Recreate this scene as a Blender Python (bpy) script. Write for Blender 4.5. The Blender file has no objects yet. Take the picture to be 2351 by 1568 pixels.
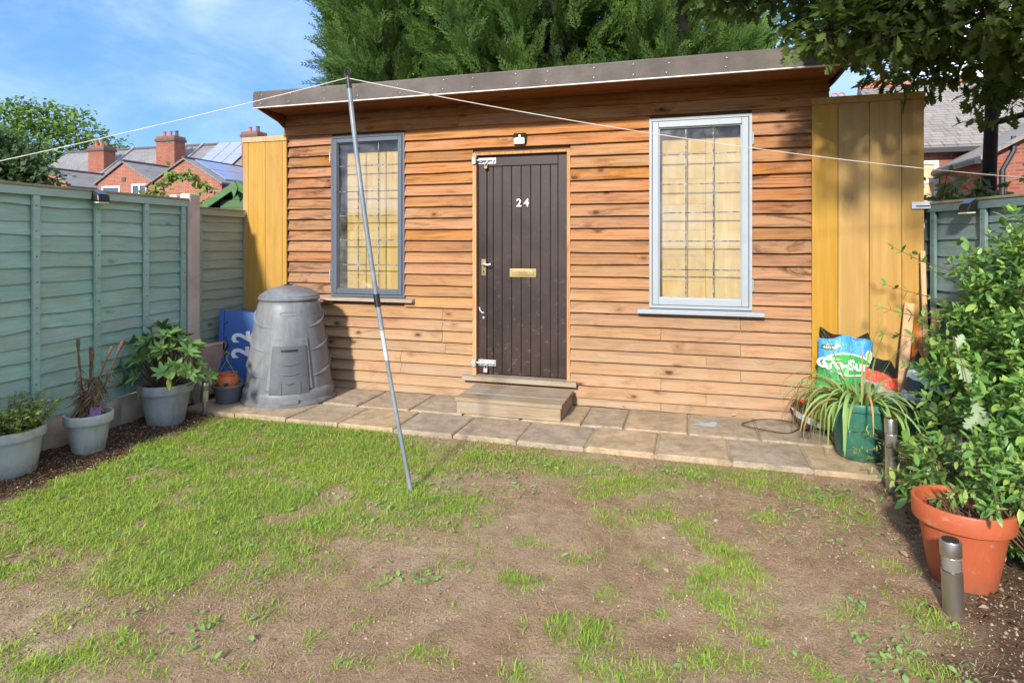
import bpy, bmesh, math, random
import numpy as np
from mathutils import Matrix, Vector, Euler

# ---------------------------------------------------------------- camera, sky, sun, exposure
scene = bpy.context.scene
CAMZ = 1.36
TH = math.radians(16.5)
cam_data = bpy.data.cameras.new('camera')
cam = bpy.data.objects.new('camera', cam_data)
scene.collection.objects.link(cam)
cam.location = (0, 0, CAMZ)
cam.rotation_euler = (math.radians(90), 0, TH)
cam_data.sensor_width = 36
cam_data.lens = 36 * 1400 / 2351
cam_data.shift_y = -(784 - 557) / 2351
cam_data.clip_start = 0.05
cam_data.clip_end = 2000
scene.camera = cam

SUN_TRAVEL = Vector((0.09, 1.0, -0.52)).normalized()
SUN_EL = math.asin(-SUN_TRAVEL.z)
SUN_ROT = math.atan2(-SUN_TRAVEL.x, -SUN_TRAVEL.y)
world = bpy.data.worlds.new('World')
scene.world = world
world.use_nodes = True
wt = world.node_tree
wt.nodes.clear()
w_out = wt.nodes.new('ShaderNodeOutputWorld')
w_bg = wt.nodes.new('ShaderNodeBackground')
w_bg.inputs['Strength'].default_value = 0.15
w_sky = wt.nodes.new('ShaderNodeTexSky')
w_sky.sky_type = 'NISHITA'
w_sky.sun_disc = False
w_sky.sun_elevation = SUN_EL
w_sky.sun_rotation = SUN_ROT
w_sky.air_density = 0.55
w_sky.dust_density = 0.1
w_sky.ozone_density = 4.0
w_even = wt.nodes.new('ShaderNodeMix')      # clear-air blue evened out over the dome
w_even.data_type = 'RGBA'
w_even.inputs[0].default_value = 0.88
w_even.inputs[7].default_value = (0.30, 0.72, 1.65, 1)
wt.links.new(w_sky.outputs['Color'], w_even.inputs[6])
# sunlit white cloud banks with streaky thin edges, the same all over the dome
CLOUD_AT = (4.0, 1.0, 0.0)
w_co = wt.nodes.new('ShaderNodeTexCoord')
def w_noise(scale, vscale, loc, detail, rough, dist, lo, hi, top):
    mp = wt.nodes.new('ShaderNodeMapping')
    mp.inputs['Scale'].default_value = vscale
    mp.inputs['Location'].default_value = loc
    mp.inputs['Rotation'].default_value = (0.0, 0.35, 0.5)
    nz = wt.nodes.new('ShaderNodeTexNoise')
    nz.inputs['Scale'].default_value = scale
    nz.inputs['Detail'].default_value = detail
    nz.inputs['Roughness'].default_value = rough
    nz.inputs['Distortion'].default_value = dist
    mr = wt.nodes.new('ShaderNodeMapRange')
    mr.interpolation_type = 'SMOOTHSTEP'
    for k, v in zip(('From Min', 'From Max', 'To Min', 'To Max'), (lo, hi, 0.0, top)):
        mr.inputs[k].default_value = v
    wt.links.new(w_co.outputs['Generated'], mp.inputs['Vector'])
    wt.links.new(mp.outputs['Vector'], nz.inputs['Vector'])
    wt.links.new(nz.outputs['Fac'], mr.inputs['Value'])
    return mr.outputs['Result']
def w_math(op, a_, b_):
    m = wt.nodes.new('ShaderNodeMath'); m.operation = op; m.use_clamp = True
    for i, v in enumerate((a_, b_)):
        if isinstance(v, float): m.inputs[i].default_value = v
        else: wt.links.new(v, m.inputs[i])
    return m.outputs[0]
bank = w_noise(1.5, (1, 1, 1.4), CLOUD_AT, 3, 0.5, 0.3, 0.46, 0.66, 1.0)
wisp = w_noise(2.2, (1.0, 1.3, 2.6), (0.35, 0.1, 0.2), 8, 0.62, 0.6, 0.36, 0.72, 1.0)
w_fac = w_math('ADD', w_math('MULTIPLY', bank, w_math('ADD', w_math('MULTIPLY', wisp, 0.7), 0.3)), w_math('MULTIPLY', wisp, 0.10))
w_mix = wt.nodes.new('ShaderNodeMix')
w_mix.data_type = 'RGBA'
w_mix.inputs[7].default_value = (5.6, 5.4, 5.1, 1)
wt.links.new(w_fac, w_mix.inputs[0])
wt.links.new(w_even.outputs[2], w_mix.inputs[6])
wt.links.new(w_mix.outputs[2], w_bg.inputs['Color'])
wt.links.new(w_bg.outputs['Background'], w_out.inputs['Surface'])

sun_data = bpy.data.lights.new('sun', 'SUN')
sun_data.energy = 1.55
sun_data.angle = math.radians(4.2)
sun_data.color = (1.0, 0.94, 0.85)
sun = bpy.data.objects.new('sun', sun_data)
scene.collection.objects.link(sun)
sun.rotation_euler = SUN_TRAVEL.to_track_quat('-Z', 'Y').to_euler()
sun.location = (-2, -8, 6)

scene.view_settings.view_transform = 'Standard'
scene.view_settings.look = 'None'
scene.view_settings.exposure = 2.05
scene.view_settings.gamma = 1.0
scene.view_settings.use_curve_mapping = False
scene.render.resolution_x = 1024
scene.render.resolution_y = 682
try:
    scene.cycles.transparent_max_bounces = 12
    scene.cycles.max_bounces = 5
    scene.cycles.diffuse_bounces = 3
    scene.cycles.caustics_reflective = False
    scene.cycles.caustics_refractive = False
    scene.cycles.use_adaptive_sampling = True
    scene.cycles.adaptive_threshold = 0.02
    scene.cycles.glossy_bounces = 3
    scene.cycles.transmission_bounces = 4
except Exception:
    pass

# ---------------------------------------------------------------- helpers
random.seed(7)
rng = np.random.default_rng(11)
COL = scene.collection
PI = math.pi

def lin(h):
    h = h.lstrip('#')
    o = []
    for i in (0, 2, 4):
        c = int(h[i:i+2], 16) / 255
        o.append(c / 12.92 if c <= 0.04045 else ((c + 0.055) / 1.055) ** 2.4)
    return tuple(o)

class MB:
    """collects geometry for ONE mesh object (world coordinates, optional matrix)"""
    def __init__(self, M=None):
        self.v = []; self.f = []; self.M = M
    def add(self, verts, faces):
        b = len(self.v)
        if self.M is not None:
            verts = [tuple(self.M @ Vector(p)) for p in verts]
        self.v += [tuple(p) for p in verts]
        self.f += [tuple(i + b for i in f) for f in faces]
        return self
    def box(self, x0, x1, y0, y1, z0, z1):
        v = [(x0,y0,z0),(x1,y0,z0),(x1,y1,z0),(x0,y1,z0),(x0,y0,z1),(x1,y0,z1),(x1,y1,z1),(x0,y1,z1)]
        return self.add(v, [(0,3,2,1),(4,5,6,7),(0,1,5,4),(1,2,6,5),(2,3,7,6),(3,0,4,7)])
    def prism(self, pts, d):
        """closed polygon pts (3D list) extruded by vector d"""
        n = len(pts); d = Vector(d)
        v = [Vector(p) for p in pts] + [Vector(p) + d for p in pts]
        f = [tuple(range(n))[::-1], tuple(range(n, 2*n))]
        f += [(i, (i+1) % n, n + (i+1) % n, n + i) for i in range(n)]
        return self.add(v, f)
    def lathe(self, prof, c=(0,0,0), seg=40, a0=0.0, close=True):
        v = []; f = []
        n = len(prof)
        for r, z in prof:
            for k in range(seg):
                a = a0 + 2*PI*k/seg
                v.append((c[0] + r*math.cos(a), c[1] + r*math.sin(a), c[2] + z))
        for i in range(n-1):
            for k in range(seg):
                k2 = (k+1) % seg
                f.append((i*seg+k, i*seg+k2, (i+1)*seg+k2, (i+1)*seg+k))
        if close:
            f.append(tuple(range(seg))[::-1])
            f.append(tuple((n-1)*seg + k for k in range(seg)))
        return self.add(v, f)
    def tube(self, path, r, seg=8, caps=True):
        path = [Vector(p) for p in path]
        n = len(path)
        rr = r if hasattr(r, '__len__') else [r]*n
        v = []; f = []
        prev = None
        for i, p in enumerate(path):
            t = (path[min(i+1, n-1)] - path[max(i-1, 0)]).normalized()
            if prev is None:
                a = Vector((0,0,1)) if abs(t.z) < 0.9 else Vector((1,0,0))
                u = t.cross(a).normalized()
            else:
                u = (prev - t*prev.dot(t)).normalized()
            prev = u
            w = t.cross(u)
            for k in range(seg):
                a = 2*PI*k/seg
                v.append(p + (u*math.cos(a) + w*math.sin(a))*rr[i])
        for i in range(n-1):
            for k in range(seg):
                k2 = (k+1) % seg
                f.append((i*seg+k, i*seg+k2, (i+1)*seg+k2, (i+1)*seg+k))
        if caps:
            f.append(tuple(range(seg))[::-1]); f.append(tuple((n-1)*seg+k for k in range(seg)))
        return self.add(v, f)
    def build(self, name, mat, parent=None, smooth=False, bevel=0, loc=None, sharp=None):
        me = bpy.data.meshes.new(name)
        vs = self.v
        if loc is not None:
            vs = [(p[0]-loc[0], p[1]-loc[1], p[2]-loc[2]) for p in vs]
        me.from_pydata(vs, [], self.f)
        me.validate()
        me.update()
        o = link(name, me, mat, parent, loc)
        if smooth:
            me.polygons.foreach_set('use_smooth', [True]*len(me.polygons))
            try:
                me.set_sharp_from_angle(angle=math.radians(sharp or 38))
            except Exception:
                pass
        if bevel:
            m = o.modifiers.new('bevel', 'BEVEL'); m.width = bevel; m.segments = 2; m.limit_method = 'ANGLE'; m.angle_limit = math.radians(40)
        return o

ORIG = {}       # parent name -> world translation of an Empty
def link(name, me, mat, parent=None, loc=None, mw=None):
    o = bpy.data.objects.new(name, me)
    COL.objects.link(o)
    if mat is not None and me is not None and not len(me.materials):
        me.materials.append(mat)
    if loc is not None:
        o.location = loc
    if mw is not None:
        o.matrix_basis = mw
    if parent is not None:
        o.parent = parent
        if parent.name in ORIG:
            o.matrix_parent_inverse = Matrix.Translation(Vector(ORIG[parent.name])).inverted()
    if loc is not None:
        ORIG[o.name] = tuple(loc)
    return o

def tag(o, label, cat, group=None):
    o['label'] = label; o['category'] = cat
    if group: o['group'] = group
    return o
def thing(name, label, cat, loc, group=None):
    o = bpy.data.objects.new(name, None)
    COL.objects.link(o)
    o.location = loc
    o.empty_display_size = 0.1
    ORIG[o.name] = tuple(loc)
    return tag(o, label, cat, group)

def fast_mesh(name, verts, quads=None, tris=None, tone=None, smooth=False):
    """numpy mesh builder; tone = per-vertex float attribute"""
    me = bpy.data.meshes.new(name)
    verts = np.asarray(verts, dtype=np.float32).reshape(-1, 3)
    q = np.zeros((0,4), np.int32) if quads is None else np.asarray(quads, np.int32).reshape(-1,4)
    t = np.zeros((0,3), np.int32) if tris is None else np.asarray(tris, np.int32).reshape(-1,3)
    me.vertices.add(len(verts)); me.vertices.foreach_set('co', verts.ravel())
    me.loops.add(q.size + t.size)
    me.loops.foreach_set('vertex_index', np.concatenate([q.ravel(), t.ravel()]))
    me.polygons.add(len(q) + len(t))
    st = np.concatenate([np.arange(len(q))*4, q.size + np.arange(len(t))*3]).astype(np.int32)
    me.polygons.foreach_set('loop_start', st)
    try:
        me.polygons.foreach_set('loop_total', np.concatenate([np.full(len(q),4), np.full(len(t),3)]).astype(np.int32))
    except Exception:
        pass
    if smooth:
        me.polygons.foreach_set('use_smooth', np.ones(len(q)+len(t), bool))
    if tone is not None:
        a = me.attributes.new('tone', 'FLOAT', 'POINT')
        a.data.foreach_set('value', np.asarray(tone, np.float32))
    me.update(calc_edges=True)
    me.validate()
    return me

def inst_mesh(name, bv, bf, mats, tones=None, smooth=False):
    """merge transformed copies of a base mesh: bv (n,3), bf list of faces (3 or 4), mats (m,4,4)"""
    bv = np.asarray(bv, float); n = len(bv); m = len(mats)
    mats = np.asarray(mats)
    v = np.einsum('mij,nj->mni', mats[:, :3, :3], bv) + mats[:, None, :3, 3]
    q = np.array([f for f in bf if len(f) == 4], np.int32).reshape(-1,4)
    t = np.array([f for f in bf if len(f) == 3], np.int32).reshape(-1,3)
    off = (np.arange(m)*n)[:, None, None]
    Q = (q[None] + off).reshape(-1,4); T = (t[None] + off).reshape(-1,3)
    tn = rng.random(m) if tones is None else np.asarray(tones)
    return fast_mesh(name, v.reshape(-1,3), Q, T, np.repeat(tn, n), smooth)

def frame(pos, d, up=(0,0,1), roll=0.0, s=1.0):
    """4x4 with local X along d, Z close to up"""
    d = Vector(d).normalized(); up = Vector(up)
    y = up.cross(d)
    if y.length < 1e-4: y = Vector((0,1,0)).cross(d)
    y.normalize(); z = d.cross(y)
    R = Matrix((d, y, z)).transposed()
    R = R @ Matrix.Rotation(roll, 3, 'X')
    M = R.to_4x4() * 1.0
    for i in range(3):
        for j in range(3): M[i][j] *= s
    M.translation = Vector(pos)
    return M

def scatter(parent, name, bv, bf, mats, mat, keep=0, stuff='foliage', smooth=False, scores=None):
    """the `keep` pieces nearest the camera become objects of their own, the rest one stuff part"""
    mats = list(mats)
    if keep:
        order = sorted(range(len(mats)), key=(lambda i: (mats[i].translation - cam.location).length) if scores is None else (lambda i: scores[i]))
        near = order[:keep]; far = order[keep:]
        base = fast_mesh(name, bv, [f for f in bf if len(f)==4] or None, [f for f in bf if len(f)==3] or None, None, smooth)
        base.materials.append(mat)
        for i in near:
            link(name, base, None, parent, mw=mats[i])
    else:
        far = range(len(mats))
    far = list(far)
    if far:
        me = inst_mesh(stuff, bv, bf, np.array([[list(r) for r in mats[i]] for i in far]), None, smooth)
        o = link(stuff, me, mat, parent)
        o['kind'] = 'stuff'
        return o

# value noise in numpy
_perm = np.random.default_rng(5).random((256, 256))
def vnoise(x, y):
    xi = np.floor(x).astype(int); yi = np.floor(y).astype(int)
    fx = x - xi; fy = y - yi
    fx = fx*fx*(3-2*fx); fy = fy*fy*(3-2*fy)
    g = lambda a, b: _perm[a % 256, b % 256]
    return (g(xi,yi)*(1-fx)+g(xi+1,yi)*fx)*(1-fy) + (g(xi,yi+1)*(1-fx)+g(xi+1,yi+1)*fx)*fy
def fbm(x, y, o=4):
    s = 0; a = 0.5
    for _ in range(o):
        s = s + a*vnoise(x, y); x = x*2.03+17.1; y = y*2.03+5.7; a *= 0.5
    return s / (1 - 0.5**o)

# ---------------------------------------------------------------- node material helpers
class NT:
    def __init__(self, name):
        self.mat = bpy.data.materials.new(name); self.mat.use_nodes = True
        self.t = self.mat.node_tree
        self.b = self.t.nodes['Principled BSDF']
        self.out = self.t.nodes['Material Output']
    def n(self, typ, props=None, **inp):
        nd = self.t.nodes.new('ShaderNode' + typ)
        for k, v in (props or {}).items(): setattr(nd, k, v)
        for k, v in inp.items():
            k = k.replace('_', ' ')
            self.set(nd.inputs[int(k[1:])] if k[0] == 'i' and k[1:].isdigit() else nd.inputs[k], v)
        return nd
    def set(self, s, v):
        if isinstance(v, bpy.types.NodeSocket): self.t.links.new(v, s)
        elif isinstance(v, (tuple, list)) and len(v) == 3 and s.type == 'RGBA': s.default_value = (*v, 1)
        else: s.default_value = v
    def ramp(self, fac, stops, interp='LINEAR'):
        nd = self.t.nodes.new('ShaderNodeValToRGB'); cr = nd.color_ramp; cr.interpolation = interp
        while len(cr.elements) < len(stops): cr.elements.new(0.5)
        for e, (p, c) in zip(cr.elements, stops):
            e.position = p
            e.color = (*c, 1) if isinstance(c, (tuple, list)) else (c, c, c, 1)
        self.t.links.new(fac, nd.inputs[0]); return nd.outputs[0]
    def mix(self, fac, a, b, mode='MIX'):
        nd = self.t.nodes.new('ShaderNodeMix'); nd.data_type = 'RGBA'; nd.blend_type = mode
        self.set(nd.inputs[0], fac); self.set(nd.inputs[6], a); self.set(nd.inputs[7], b)
        return nd.outputs[2]
    def math(self, op, a, b=0.0, c=0.0):
        nd = self.t.nodes.new('ShaderNodeMath'); nd.operation = op
        self.set(nd.inputs[0], a); self.set(nd.inputs[1], b); self.set(nd.inputs[2], c)
        return nd.outputs[0]
    def coord(self, scale=(1,1,1), rnd=True, kind='Object', rot=(0,0,0)):
        tc = self.n('TexCoord').outputs[kind]
        if rnd:
            r = self.n('ObjectInfo').outputs['Random']
            cx = self.n('CombineXYZ', X=self.math('MULTIPLY', r, 37.0), Y=self.math('MULTIPLY', r, 91.0), Z=self.math('MULTIPLY', r, 53.0)).outputs[0]
            tc = self.n('VectorMath', {'operation': 'ADD'}, i0=tc, i1=cx).outputs[0]
        return self.n('Mapping', Vector=tc, Scale=scale, Rotation=rot).outputs[0]
    def noise(self, vec, scale, detail=4, rough=0.55, dist=0.0):
        return self.n('TexNoise', Vector=vec, Scale=scale, Detail=detail, Roughness=rough, Distortion=dist).outputs['Fac']
    def bump(self, h, strength=0.3, dist=0.01):
        o = self.n('Bump', Height=h, Strength=strength, Distance=dist).outputs[0]
        self.t.links.new(o, self.b.inputs['Normal']); return o
    def fin(self, col, rough=0.6, metal=0.0, spec=None, **kw):
        self.set(self.b.inputs['Base Color'], col); self.set(self.b.inputs['Roughness'], rough); self.set(self.b.inputs['Metallic'], metal)
        if spec is not None: self.set(self.b.inputs['Specular IOR Level'], spec)
        for k, v in kw.items(): self.set(self.b.inputs[k.replace('_', ' ')], v)
        return self.mat
def sc(c, k): return tuple(min(1, x*k) for x in c)

def m_plain(name, col, rough=0.6, metal=0.0, var=0.15, scale=8.0, bump=0.1, spec=None, dirt=None, rnd=True):
    n = NT(name); co = n.coord(rnd=rnd)
    f = n.noise(co, scale, 6, 0.6)
    c = n.ramp(f, [(0.3, sc(col, 1-var)), (0.7, sc(col, 1+var))])
    if dirt:
        g = n.noise(co, scale*0.35, 5, 0.7, 0.6)
        c = n.mix(n.ramp(g, [(0.5, 0.0), (0.72, dirt[1])]), c, dirt[0])
    if bump:
        n.bump(n.noise(co, scale*9, 4, 0.7), bump, 0.004)
    rr = n.math('ADD', n.math('MULTIPLY', f, 0.2), rough-0.1)
    return n.fin(c, rr, metal, spec)

def m_wood(name, light, dark, axis='X', knots=True, grey=None, greyamt=0.0, rough=0.75, gs=1.0, bump=0.35, varb=0.22, knot_col=None, zfade=None, streak=0.32, knot_amt=0.45, stain=0.0, hv=0.012, stain_k=0.55):
    """boards: flowing grain and fine fibres along axis, knots, stains, per-board tone"""
    n = NT(name)
    p = {'X': 0, 'Y': 1, 'Z': 2}[axis]
    def st(al, ac): return tuple(al if i == p else ac for i in range(3))
    base = n.coord()
    mp = lambda sc_: n.n('Mapping', Vector=base, Scale=sc_).outputs[0]
    kd = None
    if knots:
        vo = n.n('TexVoronoi', {'feature': 'F1'}, Vector=mp(st(3.6, 7.0)), Scale=1.0, Randomness=1.0)
        keep = n.n('SeparateColor', Color=vo.outputs['Color']).outputs[0]
        kd = n.math('ADD', vo.outputs['Distance'], n.math('MULTIPLY', n.math('LESS_THAN', keep, 1-knot_amt), 5.0))
        # grain lines bend round the knots
        bend = n.ramp(kd, [(0.0, 1.0), (0.35, 0.0)])
        off = n.n('CombineXYZ', X=0.0 if axis == 'X' else n.math('MULTIPLY', bend, 0.035), Y=n.math('MULTIPLY', bend, 0.035) if axis == 'X' else 0.0, Z=n.math('MULTIPLY', bend, 0.035) if axis != 'Z' else 0.0).outputs[0]
        gb = n.n('VectorMath', {'operation': 'ADD'}, i0=base, i1=off).outputs[0]
    else:
        gb = base
    mg = lambda sc_: n.n('Mapping', Vector=gb, Scale=sc_).outputs[0]
    g1 = n.noise(mg(st(0.8, 13)), 3.2*gs, 5, 0.6, 0.6)
    g2 = n.noise(mg(st(0.25, 30)), 5*gs, 4, 0.65, 0.3)
    g3 = n.noise(mg(st(1.6, 130)), 3*gs, 3, 0.7, 0.1)
    c = n.ramp(g1, [(0.30, dark), (0.5, sc(light, 0.84)), (0.70, light)])
    c = n.mix(n.ramp(g2, [(0.42, 0.0), (0.72, streak)]), c, dark)
    c = n.mix(n.ramp(g3, [(0.40, streak*0.9), (0.55, 0.0)]), c, sc(dark, 0.7))
    rnd = n.n('ObjectInfo').outputs['Random']
    c = n.n('HueSaturation', Color=c, Hue=n.math('MULTIPLY_ADD', rnd, hv, 0.5-hv/2), Saturation=n.math('MULTIPLY_ADD', n.math('FRACT', n.math('MULTIPLY', rnd, 7.3)), 0.18, 0.91), Value=n.math('MULTIPLY_ADD', n.math('FRACT', n.math('MULTIPLY', rnd, 13.7)), varb*2, 1-varb)).outputs[0]
    if grey is not None:
        b = n.noise(base, 2.2, 5, 0.65, 0.7)
        k = n.ramp(b, [(0.42, 0.0), (0.62, greyamt)])
        if zfade is not None:
            z = n.n('SeparateXYZ', Vector=n.n('NewGeometry').outputs['Position']).outputs['Z']
            mr = n.n('MapRange', i0=z, i1=zfade[0], i2=zfade[1], i3=1.0, i4=0.0).outputs[0]
            k = n.math('MAXIMUM', n.math('MULTIPLY', k, 0.6), n.math('MULTIPLY', mr, n.math('MULTIPLY_ADD', b, 1.15, 0.08)))
        c = n.mix(k, c, n.mix(n.ramp(g2, [(0.40, 0.0), (0.7, 0.6)]), grey, sc(grey, 0.62)))
    if stain:
        sn = n.noise(mp(st(1.1, 3.0)), 1.7, 6, 0.7, 1.1)
        c = n.mix(n.ramp(sn, [(0.55, 0.0), (0.66, stain)]), c, sc(dark, stain_k))
    if knots:
        d = n.math('ADD', kd, n.math('MULTIPLY', n.math('SUBTRACT', g1, 0.5), 0.10))
        kf = n.ramp(d, [(0.04, 0.95), (0.085, 0.75), (0.13, 0.28), (0.24, 0.0)])
        c = n.mix(kf, c, knot_col or sc(dark, 0.35))
    n.bump(n.math('ADD', g1, n.math('MULTIPLY', g3, 0.7)), bump, 0.004)
    return n.fin(c, rough, 0, 0.25)

def m_leaf(name, cols, rough=0.45, trans=0.35, spec=0.4):
    """foliage: tint per leaf (tone attribute or object random), light through the leaf"""
    n = NT(name)
    a = n.n('Attribute', {'attribute_name': 'tone'}).outputs['Fac']
    r = n.n('ObjectInfo').outputs['Random']
    f = n.math('FRACT', n.math('ADD', a, r))
    st = [(i/max(1, len(cols)-1), c) for i, c in enumerate(cols)]
    c = n.ramp(f, st)
    c = n.mix(0.35, c, n.mix(n.noise(n.coord(rnd=False, kind='Object'), 14, 3), sc(cols[0], .7), sc(cols[-1], 1.2)), 'MIX')
    n.fin(c, rough, 0, spec)
    tr = n.n('BsdfTranslucent', Color=n.mix(0.5, c, (0.25, 0.38, 0.03), 'MIX'))
    ms = n.n('MixShader', Fac=trans)
    n.t.links.new(n.b.outputs[0], ms.inputs[1]); n.t.links.new(tr.outputs[0], ms.inputs[2])
    n.t.links.new(ms.outputs[0], n.out.inputs['Surface'])
    return n.mat

# leaf base meshes (local X along the leaf)
def leaf_simple(L=1.0, W=0.36, fold=0.10, droop=0.12):
    ts = [0, .22, .5, .78, 1.0]; ws = [0.04, .75, 1.0, .66, 0.0]
    v = []; f = []
    for t, w in zip(ts, ws):
        x = t*L; z = -droop*L*t*t
        v += [(x, -w*W*L/2, z + fold*w*W*L), (x, 0, z), (x, w*W*L/2, z + fold*w*W*L)]
    for i in range(len(ts)-2):
        a = i*3; f += [(a, a+3, a+4, a+1), (a+1, a+4, a+5, a+2)]
    a = (len(ts)-2)*3
    f += [(a, a+4, a+1), (a+1, a+4, a+2)]
    v = v[:-3] + [v[-2]]
    k = len(v)-1
    f = f[:-2] + [(a, k, a+1), (a+1, k, a+2)]
    return v, f
def leaf_oak(L=1.0, W=0.62):
    ts = [0, .10, .20, .27, .38, .46, .58, .66, .78, .86, .95, 1.0]
    ws = [.04, .10, .42, .20, .70, .32, 1.0, .42, .78, .40, .34, .10]
    v = []; f = []
    for i, (t, w) in enumerate(zip(ts, ws)):
        x = t*L; z = -0.16*L*t*t
        fw = 0.07 if w > .4 else 0.0
        v += [(x + fw*L, -w*W*L/2, z + 0.10*w*W*L), (x, 0, z), (x + fw*L, w*W*L/2, z + 0.10*w*W*L)]
    for i in range(len(ts)-1):
        a = i*3; f += [(a, a+3, a+4, a+1), (a+1, a+4, a+5, a+2)]
    return v, f
def leaf_quad(L=1.0, W=0.6):
    return [(0,0,0), (.5*L,-W*L/2,.08*L), (L,0,-.08*L), (.5*L,W*L/2,.08*L)], [(0,1,2,3)]

def text_obj(body, size, M, name, mat, parent, extrude=0.0, bold=0.0):
    cu = bpy.data.curves.new(name, 'FONT'); cu.body = body; cu.size = size
    cu.align_x = 'CENTER'; cu.align_y = 'CENTER'; cu.extrude = extrude; cu.offset = bold
    to = bpy.data.objects.new(name + '_tmp', cu); COL.objects.link(to)
    dg = bpy.context.evaluated_depsgraph_get()
    me = bpy.data.meshes.new_from_object(to.evaluated_get(dg))
    bpy.data.objects.remove(to); bpy.data.curves.remove(cu)
    me.name = name; me.transform(M)
    me.materials.clear()
    return link(name, me, mat, parent)
# ---------------------------------------------------------------- materials
M = {}
M['siding'] = m_wood('siding_wood', lin('#be8149'), lin('#754721'), grey=lin('#aa967a'), greyamt=0.35, zfade=(0.0, 1.8), varb=0.22, streak=0.42, knot_amt=0.55, knot_col=lin('#4a2412'), stain=0.3)
M['siding_left'] = m_wood('siding_wood_stained', lin('#b37844'), lin('#5c351a'), grey=lin('#a99077'), greyamt=0.5, zfade=(0.1, 1.9), varb=0.2, knot_col=lin('#3c1c0e'), stain=0.8)
M['soffit'] = m_wood('soffit_wood', lin('#8d5730'), lin('#5a3016'), varb=0.08)
M['frame_wood'] = m_wood('door_frame_wood', lin('#cf9a68'), lin('#a5663a'), axis='Z', knots=False, varb=0.1)
M['ply'] = m_wood('varnished_plywood', lin('#bf964e'), lin('#ab803c'), axis='Z', knots=False, varb=0.04, rough=0.42, gs=0.45, bump=0.08, streak=0.25, hv=0.002, stain=0.35, stain_k=0.85)
M['ply_win'] = m_wood('window_plywood', lin('#d6b67c'), lin('#c9a666'), axis='Z', knots=False, varb=0.03, rough=0.5, gs=0.5, bump=0.05, streak=0.1, hv=0.002)
M['step'] = m_wood('weathered_step_wood', lin('#a8947a'), lin('#86715a'), grey=lin('#a5a096'), greyamt=0.5, varb=0.03, knot_col=lin('#54402c'))
M['sill'] = m_wood('weathered_sill_wood', lin('#b9a48e'), lin('#8e7660'), grey=lin('#b5b0aa'), greyamt=0.6, knots=False, varb=0.06)
M['timber'] = m_wood('sawn_timber', lin('#dcae7c'), lin('#c08a55'), axis='Z', varb=0.16, knots=False)
M['timber_orange'] = m_wood('stained_strip_wood', lin('#d98f4a'), lin('#b86a2c'), axis='Z', varb=0.14, knots=False)
M['fence_teal'] = m_wood('teal_fence_paint', lin('#a8c8b4'), lin('#8fb29e'), axis='Y', varb=0.06, rough=0.8, knot_amt=0.2, knot_col=lin('#76907f'), grey=lin('#a39a80'), greyamt=0.3, streak=0.2, stain=0.22)
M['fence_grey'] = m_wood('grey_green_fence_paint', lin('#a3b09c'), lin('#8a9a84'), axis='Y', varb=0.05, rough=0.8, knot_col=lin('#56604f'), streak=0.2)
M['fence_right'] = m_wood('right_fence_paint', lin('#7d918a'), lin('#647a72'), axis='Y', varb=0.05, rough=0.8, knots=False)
M['fence_cap'] = m_wood('fence_cap_wood', lin('#a9987c'), lin('#7d7560'), axis='Y', varb=0.06, knots=False)
M['green_paint'] = m_wood('green_shed_paint', lin('#5f7f52'), lin('#42603c'), knots=False, varb=0.08)
M['concrete'] = m_plain('post_concrete', lin('#c3b3a0'), 0.9, var=0.12, scale=5, bump=0.5, dirt=(lin('#7f7a70'), 0.5))
M['rockface'] = m_plain('gravel_board_concrete', lin('#b8a48f'), 0.92, var=0.2, scale=6, bump=0.6, dirt=(lin('#5b5247'), 0.8))
M['glass_w1'] = None

def m_door():
    n = NT('brown_door_paint'); co = n.n('NewGeometry').outputs['Position']
    f = n.noise(co, 3, 6, 0.65, 0.4)
    c = n.ramp(f, [(0.3, lin('#2a1f1a')), (0.7, lin('#3c2d27'))])
    # dusty smudges and pale scuffs, more of them near the foot of the door
    z = n.n('SeparateXYZ', Vector=n.n('NewGeometry').outputs['Position']).outputs['Z']
    low = n.n('MapRange', i0=z, i1=0.25, i2=1.3, i3=1.0, i4=0.25).outputs[0]
    vo = n.n('TexVoronoi', Vector=n.n('VectorMath', {'operation': 'ADD'}, i0=co, i1=n.n('TexNoise', Vector=co, Scale=9.0).outputs['Color']).outputs[0], Scale=5.5).outputs['Distance']
    sm = n.math('MULTIPLY', n.ramp(vo, [(0.03, 0.45), (0.22, 0.0)]), low)
    sm2 = n.math('MULTIPLY', n.ramp(n.noise(co, 14, 6, 0.75), [(0.6, 0.0), (0.75, 0.6)]), low)
    c = n.mix(n.math('MAXIMUM', sm, sm2), c, lin('#8d8078'))
    n.bump(n.noise(n.n('Mapping', Vector=co, Scale=(18,18,1.2)).outputs[0], 4, 4), 0.15, 0.002)
    return n.fin(c, n.math('MULTIPLY_ADD', f, 0.2, 0.36), 0, 0.4)
M['door'] = m_door()
M['groove'] = m_plain('door_groove', lin('#3a1d12'), 0.8, bump=0)
M['felt'] = m_plain('mineral_roof_felt', lin('#645c55'), 0.95, var=0.25, scale=5, bump=1.0, dirt=(lin('#4c443e'), 0.6))
M['drip'] = m_plain('pale_drip_edge', lin('#d8d4cc'), 0.6, bump=0)
M['nail'] = m_plain('galvanised_nail', lin('#e2e0da'), 0.45, 0.3, bump=0)
M['frame_dark'] = m_plain('slate_grey_paint', lin('#565c66'), 0.45, var=0.06, scale=3, bump=0.05)
M['frame_light'] = m_plain('pale_grey_paint', lin('#9aa1a5'), 0.42, var=0.05, scale=4, bump=0.05, dirt=(lin('#8f8f88'), 0.3))
M['black'] = m_plain('black_plastic', lin('#1d1c1c'), 0.4, bump=0)
M['dark_in'] = m_plain('dark_interior', lin('#6a5238'), 0.9, bump=0)
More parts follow.
